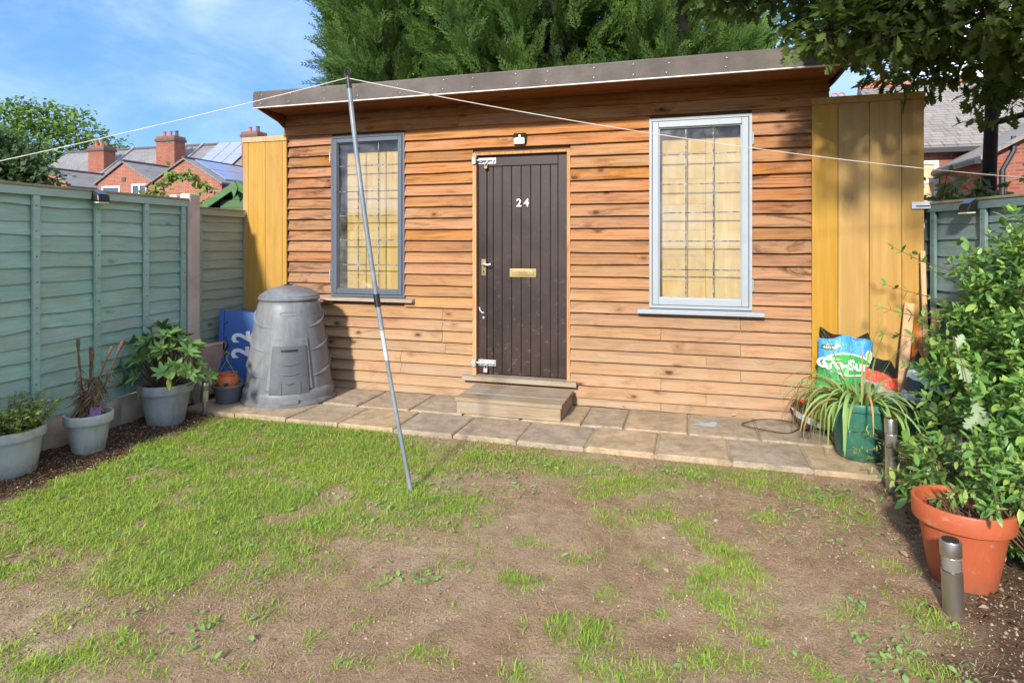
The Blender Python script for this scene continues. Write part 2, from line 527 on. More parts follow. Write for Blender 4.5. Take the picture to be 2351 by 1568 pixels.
def m_lead():
    n = NT('worn_lead_strip'); co = n.coord((1,1,1), rnd=False)
    f = n.noise(co, 40, 4, 0.8)
    return n.fin(n.ramp(f, [(0.46, lin('#3b3a38')), (0.56, lin('#8d8d8a'))]), 0.5, 0.2)
M['lead'] = m_lead()
def m_glass():
    n = NT('window_glass')
    t = n.n('BsdfTransparent', Color=(0.97, 0.98, 0.97)); g = n.n('BsdfGlossy', Color=(0.75,0.75,0.75), Roughness=0.02)
    fr = n.n('Fresnel', IOR=1.52).outputs[0]
    dust = n.n('BsdfDiffuse', Color=(0.75,0.74,0.7))
    co = n.coord(rnd=False)
    df = n.ramp(n.noise(co, 2.5, 7, 0.7, 1.0), [(0.42, 0.0), (0.8, 0.16)])
    a = n.n('MixShader', Fac=fr); n.t.links.new(t.outputs[0], a.inputs[1]); n.t.links.new(g.outputs[0], a.inputs[2])
    b = n.n('MixShader', Fac=df); n.t.links.new(a.outputs[0], b.inputs[1]); n.t.links.new(dust.outputs[0], b.inputs[2])
    n.t.links.new(b.outputs[0], n.out.inputs['Surface'])
    return n.mat
M['glass'] = m_glass()
M['far_glass'] = m_plain('far_window_glass', lin('#4a5560'), 0.08, 0, bump=0, spec=0.8)
M['steel'] = m_plain('zinc_bolt_steel', lin('#c9c8c4'), 0.38, 0.6, bump=0.05)
M['stainless'] = m_plain('brushed_stainless', lin('#c9c4bc'), 0.3, 0.95, var=0.06, bump=0.03)
M['clear'] = m_plain('lamp_lens_plastic', lin('#8f8a80'), 0.2, 0.4, bump=0.2, scale=20)
M['brass'] = m_plain('tarnished_brass', lin('#b5a06a'), 0.35, 0.75, bump=0.05)
M['brass_lock'] = m_plain('padlock_brass', lin('#b08a52'), 0.4, 0.6, bump=0)
M['number'] = m_plain('pale_number_metal', lin('#d9d2c2'), 0.4, 0.2, bump=0)
M['white_plastic'] = m_plain('white_plastic', lin('#dfe3e4'), 0.4, bump=0)
M['lens_pale'] = m_plain('pale_lamp_lens', lin('#c9d6bd'), 0.3, bump=0)
def m_pot(name, col, dirt=lin('#77705f')):
    n = NT(name); co = n.coord()
    f = n.noise(co, 5, 6, 0.65)
    c = n.ramp(f, [(0.3, sc(col, 0.9)), (0.7, sc(col, 1.08))])
    d = n.noise(n.n('Mapping', Vector=co, Scale=(3,3,1)).outputs[0], 4, 6, 0.7, 0.6)
    c = n.mix(n.ramp(d, [(0.48, 0.0), (0.7, 0.5)]), c, dirt)
    c = n.mix(n.ramp(n.noise(co, 13, 6, 0.8, 1.2), [(0.58, 0.0), (0.72, 0.3)]), c, lin('#c9bfae'))
    z = n.n('SeparateXYZ', Vector=n.n('NewGeometry').outputs['Position']).outputs['Z']
    sp = n.n('MapRange', i0=z, i1=0.0, i2=0.11, i3=0.75, i4=0.0).outputs[0]
    c = n.mix(n.math('MULTIPLY', sp, n.ramp(n.noise(co, 30, 4, 0.8), [(0.4, 0.1), (0.65, 1.0)])), c, lin('#6f5f4e'))
    n.bump(n.noise(co, 60, 3), 0.06, 0.003)
    return n.fin(c, n.math('MULTIPLY_ADD', d, 0.3, 0.3), 0, 0.4)
M['pot_grey'] = m_pot('pale_grey_pot_plastic', lin('#b3b8ae'))
M['pot_blue'] = m_pot('blue_grey_pot_plastic', lin('#a0a2a4'))
M['pot_dark'] = m_pot('dark_bowl_plastic', lin('#5a5e64'))
M['terracotta'] = m_pot('terracotta_plastic', lin('#b35a38'), lin('#8a5038'))
M['terracotta2'] = m_pot('strawberry_pot_clay', lin('#c96a3a'), lin('#a05a3a'))
M['pot_green'] = m_pot('dark_green_pot_plastic', lin('#2f6a58'), lin('#6a7a68'))
def m_bin():
    n = NT('weathered_black_bin_plastic'); co = n.coord(rnd=False)
    f = n.noise(co, 2.6, 7, 0.7, 0.8)
    f2 = n.noise(n.n('Mapping', Vector=co, Scale=(5,5,0.8)).outputs[0], 4, 6, 0.7)
    c = n.ramp(f, [(0.25, lin('#565759')), (0.52, lin('#6b6d70')), (0.8, lin('#828486'))])
    c = n.mix(n.ramp(f2, [(0.45, 0.0), (0.75, 0.35)]), c, lin('#a09e9a'))
    c = n.mix(n.ramp(n.noise(co, 11, 6, 0.8, 1.5), [(0.6, 0.0), (0.74, 0.25)]), c, lin('#46413c'))
    n.bump(n.noise(co, 50, 4), 0.12, 0.003)
    return n.fin(c, n.math('MULTIPLY_ADD', f2, 0.3, 0.32), 0, 0.45)
M['bin'] = m_bin()
M['bin_dark'] = m_plain('bin_hatch_plastic', lin('#56585c'), 0.42, var=0.18, scale=6, bump=0.1, dirt=(lin('#86786a'), 0.4))
M['bluebox'] = m_plain('blue_box_plastic', lin('#3a62a2'), 0.42, var=0.07, scale=3, bump=0.05, dirt=(lin('#8fa3c4'), 0.18))
M['paint_white'] = m_plain('white_hand_paint', lin('#f0f4f8'), 0.6, bump=0)
M['soil_pot'] = m_plain('potting_soil', lin('#3c2e24'), 0.95, var=0.4, scale=25, bump=1.0)
M['cord'] = m_plain('white_line_cord', lin('#cdc8be'), 0.6, bump=0)
M['prop'] = m_plain('grey_prop_tube', lin('#747b81'), 0.4, 0.1, var=0.06, bump=0.05, dirt=(lin('#c7c6c0'), 0.35))
M['prop_worn'] = m_plain('worn_prop_tube', lin('#b9bcbd'), 0.5, 0.1, var=0.15, scale=18, bump=0.1, dirt=(lin('#6f7478'), 0.6))
M['slab_pink'] = m_plain('pink_stone', lin('#c4a08c'), 0.9, var=0.2, scale=4, bump=0.5, dirt=(lin('#a05a62'), 0.5))
M['wire'] = m_plain('rusty_wire', lin('#4a3b30'), 0.7, 0.2, bump=0)
M['bluestain'] = m_plain('blue_paint_splash', lin('#a9b4ae'), 0.85, var=0.15, bump=0.2)
M['bark'] = m_plain('dark_bark', lin('#3a2c24'), 0.95, var=0.3, scale=12, bump=1.0)
M['twig'] = m_plain('brown_twig', lin('#6a4f3c'), 0.9, var=0.25, scale=12, bump=0.3)
M['deadstem'] = m_plain('dry_stem', lin('#7d5a40'), 0.9, var=0.5, scale=45, bump=1.0, dirt=(lin('#2f1f14'), 0.9))

def m_soil():
    n = NT('bare_garden_soil'); co = n.coord(rnd=False)
    f1 = n.noise(co, 1.1, 6, 0.6, 0.5); f2 = n.noise(co, 9, 7, 0.7); f3 = n.noise(co, 70, 5, 0.75)
    c = n.ramp(f1, [(0.3, lin('#a08062')), (0.5, lin('#b69878')), (0.7, lin('#c9b092'))])
    c = n.mix(n.ramp(f2, [(0.35, 0.55), (0.6, 0.0)]), c, lin('#7c5f46'))
    c = n.mix(n.ramp(f3, [(0.55, 0.0), (0.75, 0.5)]), c, lin('#c4b09a'))
    c = n.mix(n.ramp(n.noise(co, 130, 3, 0.6), [(0.3, 0.6), (0.48, 0.0)]), c, lin('#634a3a'))
    # dark leaf mould in the planting beds along both fences
    at = n.n('Attribute', {'attribute_name': 'tone'}).outputs['Fac']
    c = n.mix(at, c, n.ramp(f3, [(0.35, lin('#33261d')), (0.55, lin('#57432f')), (0.72, lin('#7d6450'))]))
    h = n.math('ADD', n.math('MULTIPLY', f2, 1.0), n.math('MULTIPLY', f3, 0.55))
    n.bump(h, 1.0, 0.035)
    return n.fin(c, 0.95, 0, 0.15)
M['soil'] = m_soil()
def m_slab():
    n = NT('paving_concrete'); co = n.coord()
    f1 = n.noise(co, 3.0, 6, 0.65, 0.6); f2 = n.noise(co, 60, 4, 0.7); f3 = n.noise(co, 11, 6, 0.75)
    c = n.ramp(f1, [(0.3, lin('#a08c72')), (0.5, lin('#b09a7e')), (0.72, lin('#bca58a'))])
    c = n.mix(n.ramp(f3, [(0.42, 0.0), (0.66, 0.75)]), c, lin('#776e5c'))
    c = n.mix(n.ramp(f2, [(0.58, 0.0), (0.7, 0.4)]), c, lin('#c6b8a2'))
    r = n.n('ObjectInfo').outputs['Random']
    c = n.n('HueSaturation', Color=c, Hue=0.5, Saturation=n.math('MULTIPLY_ADD', r, 0.3, 0.85), Value=n.math('MULTIPLY_ADD', r, 0.2, 0.88)).outputs[0]
    n.bump(n.math('ADD', f2, f3), 0.35, 0.005)
    return n.fin(c, 0.9, 0, 0.2)
M['slab'] = m_slab()
M['bed'] = m_plain('paving_mortar', lin('#a5937a'), 0.95, var=0.25, scale=9, bump=0.8, dirt=(lin('#6c6250'), 0.5))

M['grass'] = m_leaf('grass_blade', [lin('#8cba34'), lin('#9cc83c'), lin('#7cac3a'), lin('#b0cc4c'), lin('#c8bd70')], 0.6, 0.45, 0.25)
M['straw'] = m_leaf('dry_thatch', [lin('#c9b08e'), lin('#b09472'), lin('#d8c4a6'), lin('#9a7e5e')], 0.8, 0.2, 0.15)
M['weed'] = m_leaf('weed_leaf', [lin('#7aa458'), lin('#8fb262'), lin('#6c9656'), lin('#a0ba70')], 0.5, 0.35, 0.3)
M['oakleaf'] = m_leaf('oak_leaf', [lin('#465a30'), lin('#546a36'), lin('#3b4d2a'), lin('#63763c'), lin('#727e42')], 0.5, 0.42, 0.25)
M['oakpale'] = m_leaf('pale_oak_leaf_underside', [lin('#98ab84'), lin('#a6b892')], 0.6, 0.25, 0.2)
M['oakyellow'] = m_leaf('yellowing_oak_leaf', [lin('#b5962c'), lin('#9a6a24'), lin('#a9a038')], 0.6, 0.4, 0.2)
M['hedge'] = m_leaf('hedge_leaf', [lin('#648f46'), lin('#7dac54'), lin('#4c7638'), lin('#98c062'), lin('#b8cc66'), lin('#5a8442')], 0.36, 0.3, 0.45)
M['rhodo'] = m_leaf('rhododendron_leaf', [lin('#527a3c'), lin('#678f48'), lin('#446632'), lin('#86a856')], 0.35, 0.2, 0.5)
M['rhodo_yellow'] = m_leaf('rhododendron_yellow_leaf', [lin('#a5b548'), lin('#b3b04a')], 0.4, 0.3, 0.4)
M['strap'] = m_leaf('strap_leaf', [lin('#a2bd72'), lin('#8fae5e'), lin('#b5c985'), lin('#7f9e56')], 0.38, 0.3, 0.45)
M['strapdead'] = m_leaf('withered_strap_leaf', [lin('#c49a68'), lin('#a87848')], 0.7, 0.2, 0.2)
M['conifer'] = m_leaf('conifer_spray', [lin('#4c6a30'), lin('#5f8038'), lin('#3b5226'), lin('#7a9c44'), lin('#314222')], 0.6, 0.25, 0.2)
M['conifer_in'] = m_plain('conifer_shade_core', lin('#1c1c13'), 0.95, var=0.4, scale=8, bump=1.0)  # near-black colour stands in for shade between the sprays
M['maple'] = m_leaf('far_tree_leaf', [lin('#5f8038'), lin('#75944a'), lin('#4c6a30'), lin('#8aa552')], 0.6, 0.3, 0.2)
M['maple_dark'] = m_leaf('far_dark_tree_leaf', [lin('#40573a'), lin('#4f6844'), lin('#344a30'), lin('#5d7450')], 0.6, 0.25, 0.2)
M['vine'] = m_leaf('vine_leaf', [lin('#6f9446'), lin('#86a852'), lin('#557a3a'), lin('#9a8a48')], 0.5, 0.35, 0.3)
M['flowerleaf'] = m_leaf('flower_pot_leaf', [lin('#84ac5a'), lin('#9dbb66'), lin('#6c954c'), lin('#b8b65e')], 0.5, 0.35, 0.3)
M['purple'] = m_leaf('purple_petal', [lin('#9a78b4'), lin('#b59aca'), lin('#8a66a6')], 0.6, 0.3, 0.2)
M['dryleaf'] = m_leaf('fallen_dry_leaf', [lin('#c9b090'), lin('#a07a52'), lin('#ddd2bf'), lin('#7d5a3a')], 0.8, 0.15, 0.15)
M['chip'] = m_leaf('bark_chip', [lin('#4a3626'), lin('#35271c'), lin('#5f4632'), lin('#7d5236')], 0.9, 0.0, 0.1)
M['stone'] = m_leaf('soil_crumb', [lin('#8a705c'), lin('#64503f'), lin('#9d8670'), lin('#b5a28e')], 0.95, 0.0, 0.1)

# ---------------------------------------------------------------- ground: one sheet to the horizon, fine in the garden
def fence_x(y): return -4.05 - 0.07*(y - 2.95)
def ground_z(x, y):
    core = np.clip((x + 4.4)/0.3, 0, 1)*np.clip((2.7 - x)/0.3, 0, 1)*np.clip((y + 0.6)/0.4, 0, 1)*np.clip((3.95 - y)/0.12, 0, 1)
    return core*((fbm(x*1.3+3, y*1.3, 4) - 0.5)*0.05 + (fbm(x*11, y*11+9, 3) - 0.5)*0.016)
def bed_amount(x, y):
    b1 = np.clip((-3.42 - 0.10*(y-2.9) + 0.12*(fbm(x*5, y*5, 3)-0.5)*2 - x)/0.10, 0, 1)          # left bed
    b2 = np.clip((x - (0.72 + 0.10*(y-2.2)) + 0.25*(fbm(x*4+7, y*4, 3)-0.5)*2)/0.25, 0, 1)      # right bed
    return np.clip(np.maximum(b1, b2*0.85), 0, 1)
xs = np.concatenate([[-400,-200,-100,-60,-40,-25,-15,-10,-7,-5.4,-4.8], np.arange(-4.4, 2.75, 0.035), [3.2,4,6,10,20,40,80,160,400]])
ys = np.concatenate([[-200,-60,-20,-8,-3,-1.4], np.arange(-0.6, 4.1, 0.035), [4.4,5,6,8,12,20,35,60,100,200,500]])
GX, GY = np.meshgrid(xs, ys)
GZ = ground_z(GX, GY)
nx, ny = len(xs), len(ys)
gi = (np.arange(ny-1)[:,None]*nx + np.arange(nx-1)[None,:]).ravel()
gq = np.stack([gi, gi+1, gi+1+nx, gi+nx], 1)
ground = link('ground', fast_mesh('ground', np.stack([GX.ravel(), GY.ravel(), GZ.ravel()], 1), gq, None, bed_amount(GX, GY).ravel(), True), M['soil'])
ground['kind'] = 'structure'

# ---------------------------------------------------------------- paving
PZ = 0.034
paving = MB().box(-3.95, 1.98, 3.945, 4.96, -0.05, PZ-0.014).build('paving', M['bed'])
paving['kind'] = 'structure'
def slab(x0, x1, y0, y1):
    j = lambda s: random.uniform(-s, s)
    z = PZ + j(0.003)
    b = MB()
    e = 0.010
    # slightly irregular slab with a worn chamfered edge
    cor = [(x0+0.007+j(.004), y0+0.006+j(.004)), (x1-0.007+j(.004), y0+0.006+j(.004)), (x1-0.007+j(.004), y1-0.006+j(.004)), (x0+0.007+j(.004), y1-0.006+j(.004))]
    cx, cy = (x0+x1)/2, (y0+y1)/2
    ins = [(x + (e if x < cx else -e), y + (e if y < cy else -e)) for x, y in cor]
    tilt = [j(.003) for _ in range(4)]
    v = [(x-cx, y-cy, 0.0) for x, y in cor] + [(x-cx, y-cy, z-0.008+t) for (x, y), t in zip(cor, tilt)] + [(x-cx, y-cy, z+t) for (x, y), t in zip(ins, tilt)]
    f = [(8,9,10,11)] + [(i,(i+1)%4,4+(i+1)%4,4+i) for i in range(4)] + [(4+i,4+(i+1)%4,8+(i+1)%4,8+i) for i in range(4)]
    b.add(v, f)
    b.v = [(p[0]+cx, p[1]+cy, p[2]-0.0) for p in b.v]
    return b.build('paving_slab', M['slab'], paving, loc=(cx, cy, 0))
XF = [-3.86, -3.41, -2.95, -2.50, -2.05, -1.59, -1.13, -0.67, -0.225, 0.225, 0.68, 1.13, 1.58, 1.96]
for a, b_ in zip(XF[:-1], XF[1:]): slab(a, b_, 3.925, 4.385)
XB = [-3.80, -3.36, -2.95, -2.62, -2.16, -1.70, -1.24, -0.78, -0.475, -0.03, 0.44, 0.90, 1.35, 1.80]
for a, b_ in zip(XB[:-1], XB[1:]): slab(a, b_, 4.395, 4.915)
sp = MB(); pts = []
for k in range(26):
    a = 2*PI*k/26; r = 0.085*(0.35+1.0*vnoise(np.array(2.1*math.cos(a)+5), np.array(2.1*math.sin(a)+3)))
    pts.append((0.105+r*1.25*math.cos(a), 4.66+r*0.85*math.sin(a), PZ+0.006))
sp.add(pts + [(0.105,4.66,PZ+0.007)], [(i,(i+1)%26,26) for i in range(26)])
sp.build('paint_splash', M['bluestain'], paving)
# ---------------------------------------------------------------- lawn: grass, thatch, weeds, crumbs (nobody could count them)
POLY = [(-3.651, 2.415), (-3.585, 2.529), (-3.719, 2.831), (-3.633, 3.052), (-3.709, 3.384), (-3.626, 3.566), (-3.637, 3.912), (-3.569, 4.021), (-3.09, 4.037), (-2.59, 3.983), (-1.943, 3.907), (-1.593, 3.639), (-1.542, 3.269), (-1.443, 2.979), (-1.122, 3.016), (-1.0, 2.841), (-1.058, 2.615), (-1.422, 2.716), (-1.501, 2.644), (-1.509, 2.461), (-1.477, 2.272), (-1.668, 2.179), (-1.738, 2.054), (-2.0, 2.01), (-2.021, 1.844), (-2.206, 1.789), (-2.273, 1.929), (-2.242, 2.045), (-2.543, 2.032), (-2.669, 1.919), (-2.631, 1.741)]
PATCH = [(-2.9,3.78,0.29,0.25,0.7),(-1.49,3.39,0.16,0.22,0.6),(-1.24,3.66,0.36,0.28,0.75),(-0.76,3.65,0.29,0.18,0.7),(-0.34,3.56,0.25,0.23,0.7),(0.02,3.8,0.23,0.18,0.55),(0.31,3.75,0.18,0.17,0.6),(0.56,3.69,0.14,0.19,0.5),(-1.25,2.87,0.2,0.21,0.9),(-0.46,3.33,0.14,0.12,0.5),(-0.29,3.05,0.15,0.15,0.6),(-0.17,3.19,0.1,0.12,0.6),(-0.0,3.09,0.08,0.12,0.8),(0.09,2.85,0.1,0.16,0.9),(0.16,2.68,0.08,0.18,0.95),(0.05,2.58,0.09,0.13,0.85),(0.14,2.37,0.08,0.13,0.95),(-0.71,2.37,0.11,0.06,0.9),(-0.33,2.35,0.05,0.05,0.5),(-0.44,2.12,0.05,0.07,1),(-0.29,2.09,0.06,0.1,1),(-0.26,1.99,0.09,0.05,0.8),(-0.47,1.85,0.08,0.07,1),(-0.14,1.96,0.12,0.06,0.7),(0.07,2.06,0.08,0.09,0.6),(0.35,2.14,0.07,0.08,0.9),(0.25,2.23,0.06,0.07,0.7),(0.26,2.43,0.06,0.07,0.6),(0.2,2.07,0.06,0.06,0.8),(0.43,2.11,0.05,0.04,0.7),(-2.89,2.1,0.28,0.32,0.8),(-2.67,1.85,0.16,0.17,1),(-2.3,1.82,0.1,0.07,0.5),(-2.15,1.9,0.21,0.11,1),(-2.04,1.71,0.09,0.06,0.45),(-2.13,1.62,0.08,0.04,0.5),(-1.84,1.56,0.13,0.09,0.9),(-1.93,1.51,0.06,0.05,0.7),(-2.01,1.42,0.11,0.07,1),(-2.17,1.46,0.07,0.11,0.7),(-1.63,1.79,0.06,0.04,0.6),(-1.53,1.9,0.08,0.06,0.5),(-1.68,2.11,0.11,0.06,0.5),(-1.73,1.95,0.07,0.05,0.5),(-1.42,2.18,0.09,0.05,0.4),(-1.27,1.85,0.06,0.05,0.4),(-1.13,2.23,0.11,0.07,0.5),(-1.04,2.37,0.11,0.06,0.4),(-1.12,1.94,0.04,0.03,0.5),(-1.68,2.37,0.14,0.13,0.6),(-0.99,1.73,0.08,0.04,0.4),(-0.78,1.81,0.1,0.04,0.55),(-0.6,2.12,0.03,0.04,0.6),(-0.57,1.96,0.04,0.03,0.3),(-0.93,2.55,0.12,0.06,0.4),(-0.67,2.71,0.08,0.05,0.5),(-0.47,2.61,0.09,0.05,0.4),(-0.16,2.66,0.09,0.07,0.5),(-0.05,2.4,0.06,0.07,0.5),(0.06,2.19,0.04,0.04,0.7),(-0.11,2.27,0.06,0.04,0.4),(0.68,3.55,0.14,0.18,0.6),(0.77,3.42,0.09,0.14,0.6),(0.61,3.27,0.07,0.1,0.4),(0.31,3.23,0.08,0.07,0.7),(0.55,2.49,0.1,0.05,0.45),(0.81,2.88,0.07,0.06,0.4),(0.83,2.55,0.09,0.12,0.5),(0.75,2.22,0.08,0.1,0.6),(0.74,2.97,0.06,0.05,0.3),(0.64,2.29,0.05,0.06,0.3),(-3.14,3.45,0.18,0.15,0.5),(0.52,3.95,0.13,0.15,0.5),(-1.62,1.65,0.09,0.05,0.3),(-1.43,1.68,0.1,0.05,0.35),(-1.64,1.5,0.08,0.03,0.4)]

def in_poly(x, y, poly):
    c = np.zeros(x.shape, bool); n = len(poly)
    for i in range(n):
        x1, y1 = poly[i]; x2, y2 = poly[i-1]
        k = ((y1 > y) != (y2 > y)) & (x < (x2-x1)*(y-y1)/(y2-y1+1e-12) + x1)
        c ^= k
    return c
def soft_poly(x, y):
    d = np.zeros(x.shape)
    for a in range(8):
        d += in_poly(x + (0.10+0.12*(a % 2))*math.cos(a*PI/4), y + (0.10+0.12*(a % 2))*math.sin(a*PI/4), POLY)
    return d/8
CT, ST = math.cos(TH), math.sin(TH)
def density(x, y):
    wx = x + (fbm(x*3+1, y*3+4, 3)-0.5)*0.22; wy = y + (fbm(x*3+9, y*3+2, 3)-0.5)*0.22
    d = soft_poly(wx, wy)*(0.45 + 1.05*fbm(x*2.2+20, y*2.2, 4))
    for px, py, rx, ry, w in PATCH:
        u = (wx-px)*CT + (wy-py)*ST; v = -(wx-px)*ST + (wy-py)*CT
        d = np.maximum(d, w*np.clip(1.1*np.exp(-((u/rx)**2 + (v/ry)**2)*0.9) - 0.08, 0, 1))
    n = fbm(x*9+2, y*9+8, 3)
    d = d*np.clip((n-0.16)*3.4, 0.15, 1.25)
    d = np.maximum(d, 0.05*(fbm(x*6+30, y*6, 3) > 0.62))
    d *= (y < 3.90 + 0.10*fbm(x*9, y*0+3, 3))*(1-0.93*bed_amount(x, y)*(x < -3)) * (1-0.6*bed_amount(x, y)*(x > 0))
    return np.clip(d, 0, 1)
def sample(n, fn, box=(-4.1, 1.75, 0.9, 3.98)):
    x = rng.uniform(box[0], box[1], n); y = rng.uniform(box[2], box[3], n)
    k = rng.random(n) < fn(x, y)
    # only what the picture's wedge of ground can show, with a margin for a step to the side
    f = -ST*x + CT*y; r = CT*x + ST*y
    k &= (f > 1.55) & (np.abs(r) < f*0.95 + 0.35)
    return x[k], y[k]
def blades(x, y, L, W, lean, az, tone, name, mat, curl=0.5):
    n = len(x); z = ground_z(x, y) - 0.003
    dx, dy = np.cos(az), np.sin(az); px, py = -dy, dx
    up = np.cos(lean); out = np.sin(lean)
    b = np.stack([x, y, z], 1)
    d1 = np.stack([dx*out, dy*out, up], 1); l2 = np.clip(lean + curl, 0, 1.5)
    d2 = np.stack([dx*np.sin(l2), dy*np.sin(l2), np.cos(l2)], 1)
    s = np.stack([px, py, np.zeros(n)], 1)*(W/2)[:,None]
    m = b + d1*(L*0.55)[:,None]; t = m + d2*(L*0.45)[:,None]
    V = np.stack([b - s, b + s, m + s*0.8, m - s*0.8, t], 1).reshape(-1,3)
    o = np.arange(n)*5
    Q = np.stack([o, o+1, o+2, o+3], 1); T = np.stack([o+3, o+2, o+4], 1)
    ob = link(name, fast_mesh(name, V, Q, T, np.repeat(tone, 5)), mat)
    ob['kind'] = 'stuff'
    return ob
gx, gy = sample(560000, density)
# tufts: blades spread round a common root
tx, ty = sample(26000, density)
rep = 7
tx = np.repeat(tx, rep); ty = np.repeat(ty, rep); taz = rng.uniform(0, 2*PI, len(tx))
tr = rng.random(len(tx))*0.018
n0 = len(gx)
gx = np.concatenate([gx, tx + tr*np.cos(taz)]); gy = np.concatenate([gy, ty + tr*np.sin(taz)])
az = np.concatenate([rng.uniform(0, 2*PI, n0), taz])
N = len(gx)
lean = np.abs(rng.normal(0.95, 0.38, N)); lean[n0:] = np.abs(rng.normal(1.0, 0.28, N-n0))
L = (0.010 + rng.gamma(2.2, 0.0056, N))*(0.75 + 0.5*density(gx, gy)); L[n0:] *= 1.2
tone = np.clip(0.9*fbm(gx*1.7+4, gy*1.7+1, 4) + 0.5*rng.random(N) - 0.2, 0, 1)
dry = (fbm(gx*1.9+40, gy*1.9+6, 3) > 0.54) & (rng.random(N) < 0.5)
tone[dry] = rng.uniform(0.85, 1.0, dry.sum())
g = blades(gx, gy, L, rng.uniform(0.0020, 0.0040, N), lean, az, tone*0.8+0.1, 'grass', M['grass'])
# dry thatch lying on the soil
def thatch_d(x, y):
    d = density(x, y)
    return np.clip(0.9*np.clip(fbm(x*2.6+60, y*2.6+3, 4)*2.4-0.7, 0, 1)*(1-0.35*d) + 0.16, 0, 1)*(1-bed_amount(x, y)*0.7)
hx, hy = sample(210000, thatch_d)
N = len(hx)
blades(hx, hy, rng.uniform(0.015, 0.05, N), rng.uniform(0.001, 0.0022, N), rng.uniform(1.1, 1.5, N), rng.uniform(0, 2*PI, N), rng.random(N), 'dry_thatch', M['straw'], 0.15)
# broad-leaved weeds in the turf
WB = [(-2.95,3.78,.45,.12,1.0),(-3.3,2.9,.2,.2,.4),(-1.9,3.0,.5,.3,.25),(-1.2,3.2,.4,.3,.3),(-2.2,3.8,.5,.08,.5),(-1.0,3.62,.4,.12,.55),(-3.2,3.05,.3,.15,.5),(-1.3,2.75,.25,.15,.6),(0.55,3.25,.25,.2,.5),(0.75,3.6,.2,.15,.6),(0.7,2.5,.15,.2,.5),(0.62,2.2,.2,.15,.6),(-1.1,2.25,.16,.06,.9),(-1.65,1.75,.2,.06,.6),(-0.15,3.7,.3,.1,.6),(-2.6,2.2,.1,.08,.5)]
def weed_d(x, y):
    d = 0.045*density(x, y)
    for a, b, c, e, w in WB: d = np.maximum(d, w*np.exp(-((x-a)/c)**2-((y-b)/e)**2)*(fbm(x*12, y*12, 2) > 0.45))
    return d*(1-0.9*(x < -3.45))
wx_, wy_ = sample(42000, weed_d)
# weeds rooted in the joints and along the edge of the paving
jx = []; jy = []
for k in range(420):
    if random.random() < .55: a = random.uniform(-3.6, 1.2); b = 3.925 + random.gauss(0, .012)
    elif random.random() < .5: a = random.uniform(-2.9, .6); b = 4.39 + random.gauss(0, .004)
    else: a = random.choice(XF[2:11]) + random.gauss(0, .004); b = random.uniform(3.95, 4.38)
    if fbm(np.array(a*2.3), np.array(b*2.3+8), 2) > .42: jx.append(a); jy.append(b)
wx_ = np.concatenate([wx_, jx]); wy_ = np.concatenate([wy_, jy])
lv, lf = leaf_simple(1, 0.55, 0.12, 0.25)
wm = []
for a, b in zip(wx_, wy_):
    az = random.uniform(0, 2*PI); el = random.uniform(0.1, 0.7)
    wm.append(frame((a, b, float(ground_z(np.array(a), np.array(b)))+(PZ-.01 if b > 3.918 else 0)+0.004+0.012*random.random()), (math.cos(az), math.sin(az), el), s=random.uniform(0.010, 0.034) if b < 3.9 else random.uniform(.006, .016), roll=random.uniform(-.4,.4)))
o = link('lawn_weeds', inst_mesh('lawn_weeds', lv, lf, np.array([[list(r) for r in m] for m in wm])), M['weed'])
o['kind'] = 'stuff'
# crumbs of soil and small stones
sv = [(1,0,0),(-1,0,0),(0,1,0),(0,-1,0),(0,0,1),(0,0,-1)]; sf = [(0,2,4),(2,1,4),(1,3,4),(3,0,4),(2,0,5),(1,2,5),(3,1,5),(0,3,5)]
cx_, cy_ = sample(60000, lambda x, y: np.clip(0.25 + 0.7*bed_amount(x, y) + (fbm(x*3+5, y*3, 3)-0.5), 0.05, 1)*(1-0.8*density(x, y)))
N = len(cx_)
mm = np.zeros((N, 4, 4)); mm[:,3,3] = 1
ss = rng.gamma(1.6, 0.0013, N) + 0.0010
ang = rng.uniform(0, 2*PI, N)
mm[:,0,0] = np.cos(ang)*ss*rng.uniform(.7,1.6,N); mm[:,0,1] = -np.sin(ang)*ss; mm[:,1,0] = np.sin(ang)*ss; mm[:,1,1] = np.cos(ang)*ss*rng.uniform(.7,1.6,N); mm[:,2,2] = ss*rng.uniform(.5,1,N)
mm[:,0,3] = cx_; mm[:,1,3] = cy_; mm[:,2,3] = ground_z(cx_, cy_) + 0.001
o = link('soil_crumbs', inst_mesh('soil_crumbs', sv, sf, mm), M['stone']); o['kind'] = 'stuff'
# bark chips in the planting beds
kx, ky = sample(16000, lambda x, y: bed_amount(x, y)*np.where(x < 0, 0.9, 0.35))
qv = [(-.5,-.2,0),(.5,-.22,.05),(.52,.18,0),(-.48,.2,.06),(-.5,-.2,-.1),(.5,-.22,-.08),(.52,.18,-.1),(-.48,.2,-.1)]; qf = [(0,1,2,3),(0,4,5,1),(1,5,6,2),(2,6,7,3),(3,7,4,0)]
km = [frame((a, b, float(ground_z(np.array(a), np.array(b)))+0.005), (math.cos(t), math.sin(t), random.uniform(-.25,.25)), s=random.uniform(0.008, 0.032), roll=random.uniform(-.5,.5)) for a, b, t in zip(kx, ky, rng.uniform(0, 6.28, len(kx)))]
o = link('bark_chips', inst_mesh('bark_chips', qv, qf, np.array([[list(r) for r in m] for m in km])), M['chip']); o['kind'] = 'stuff'
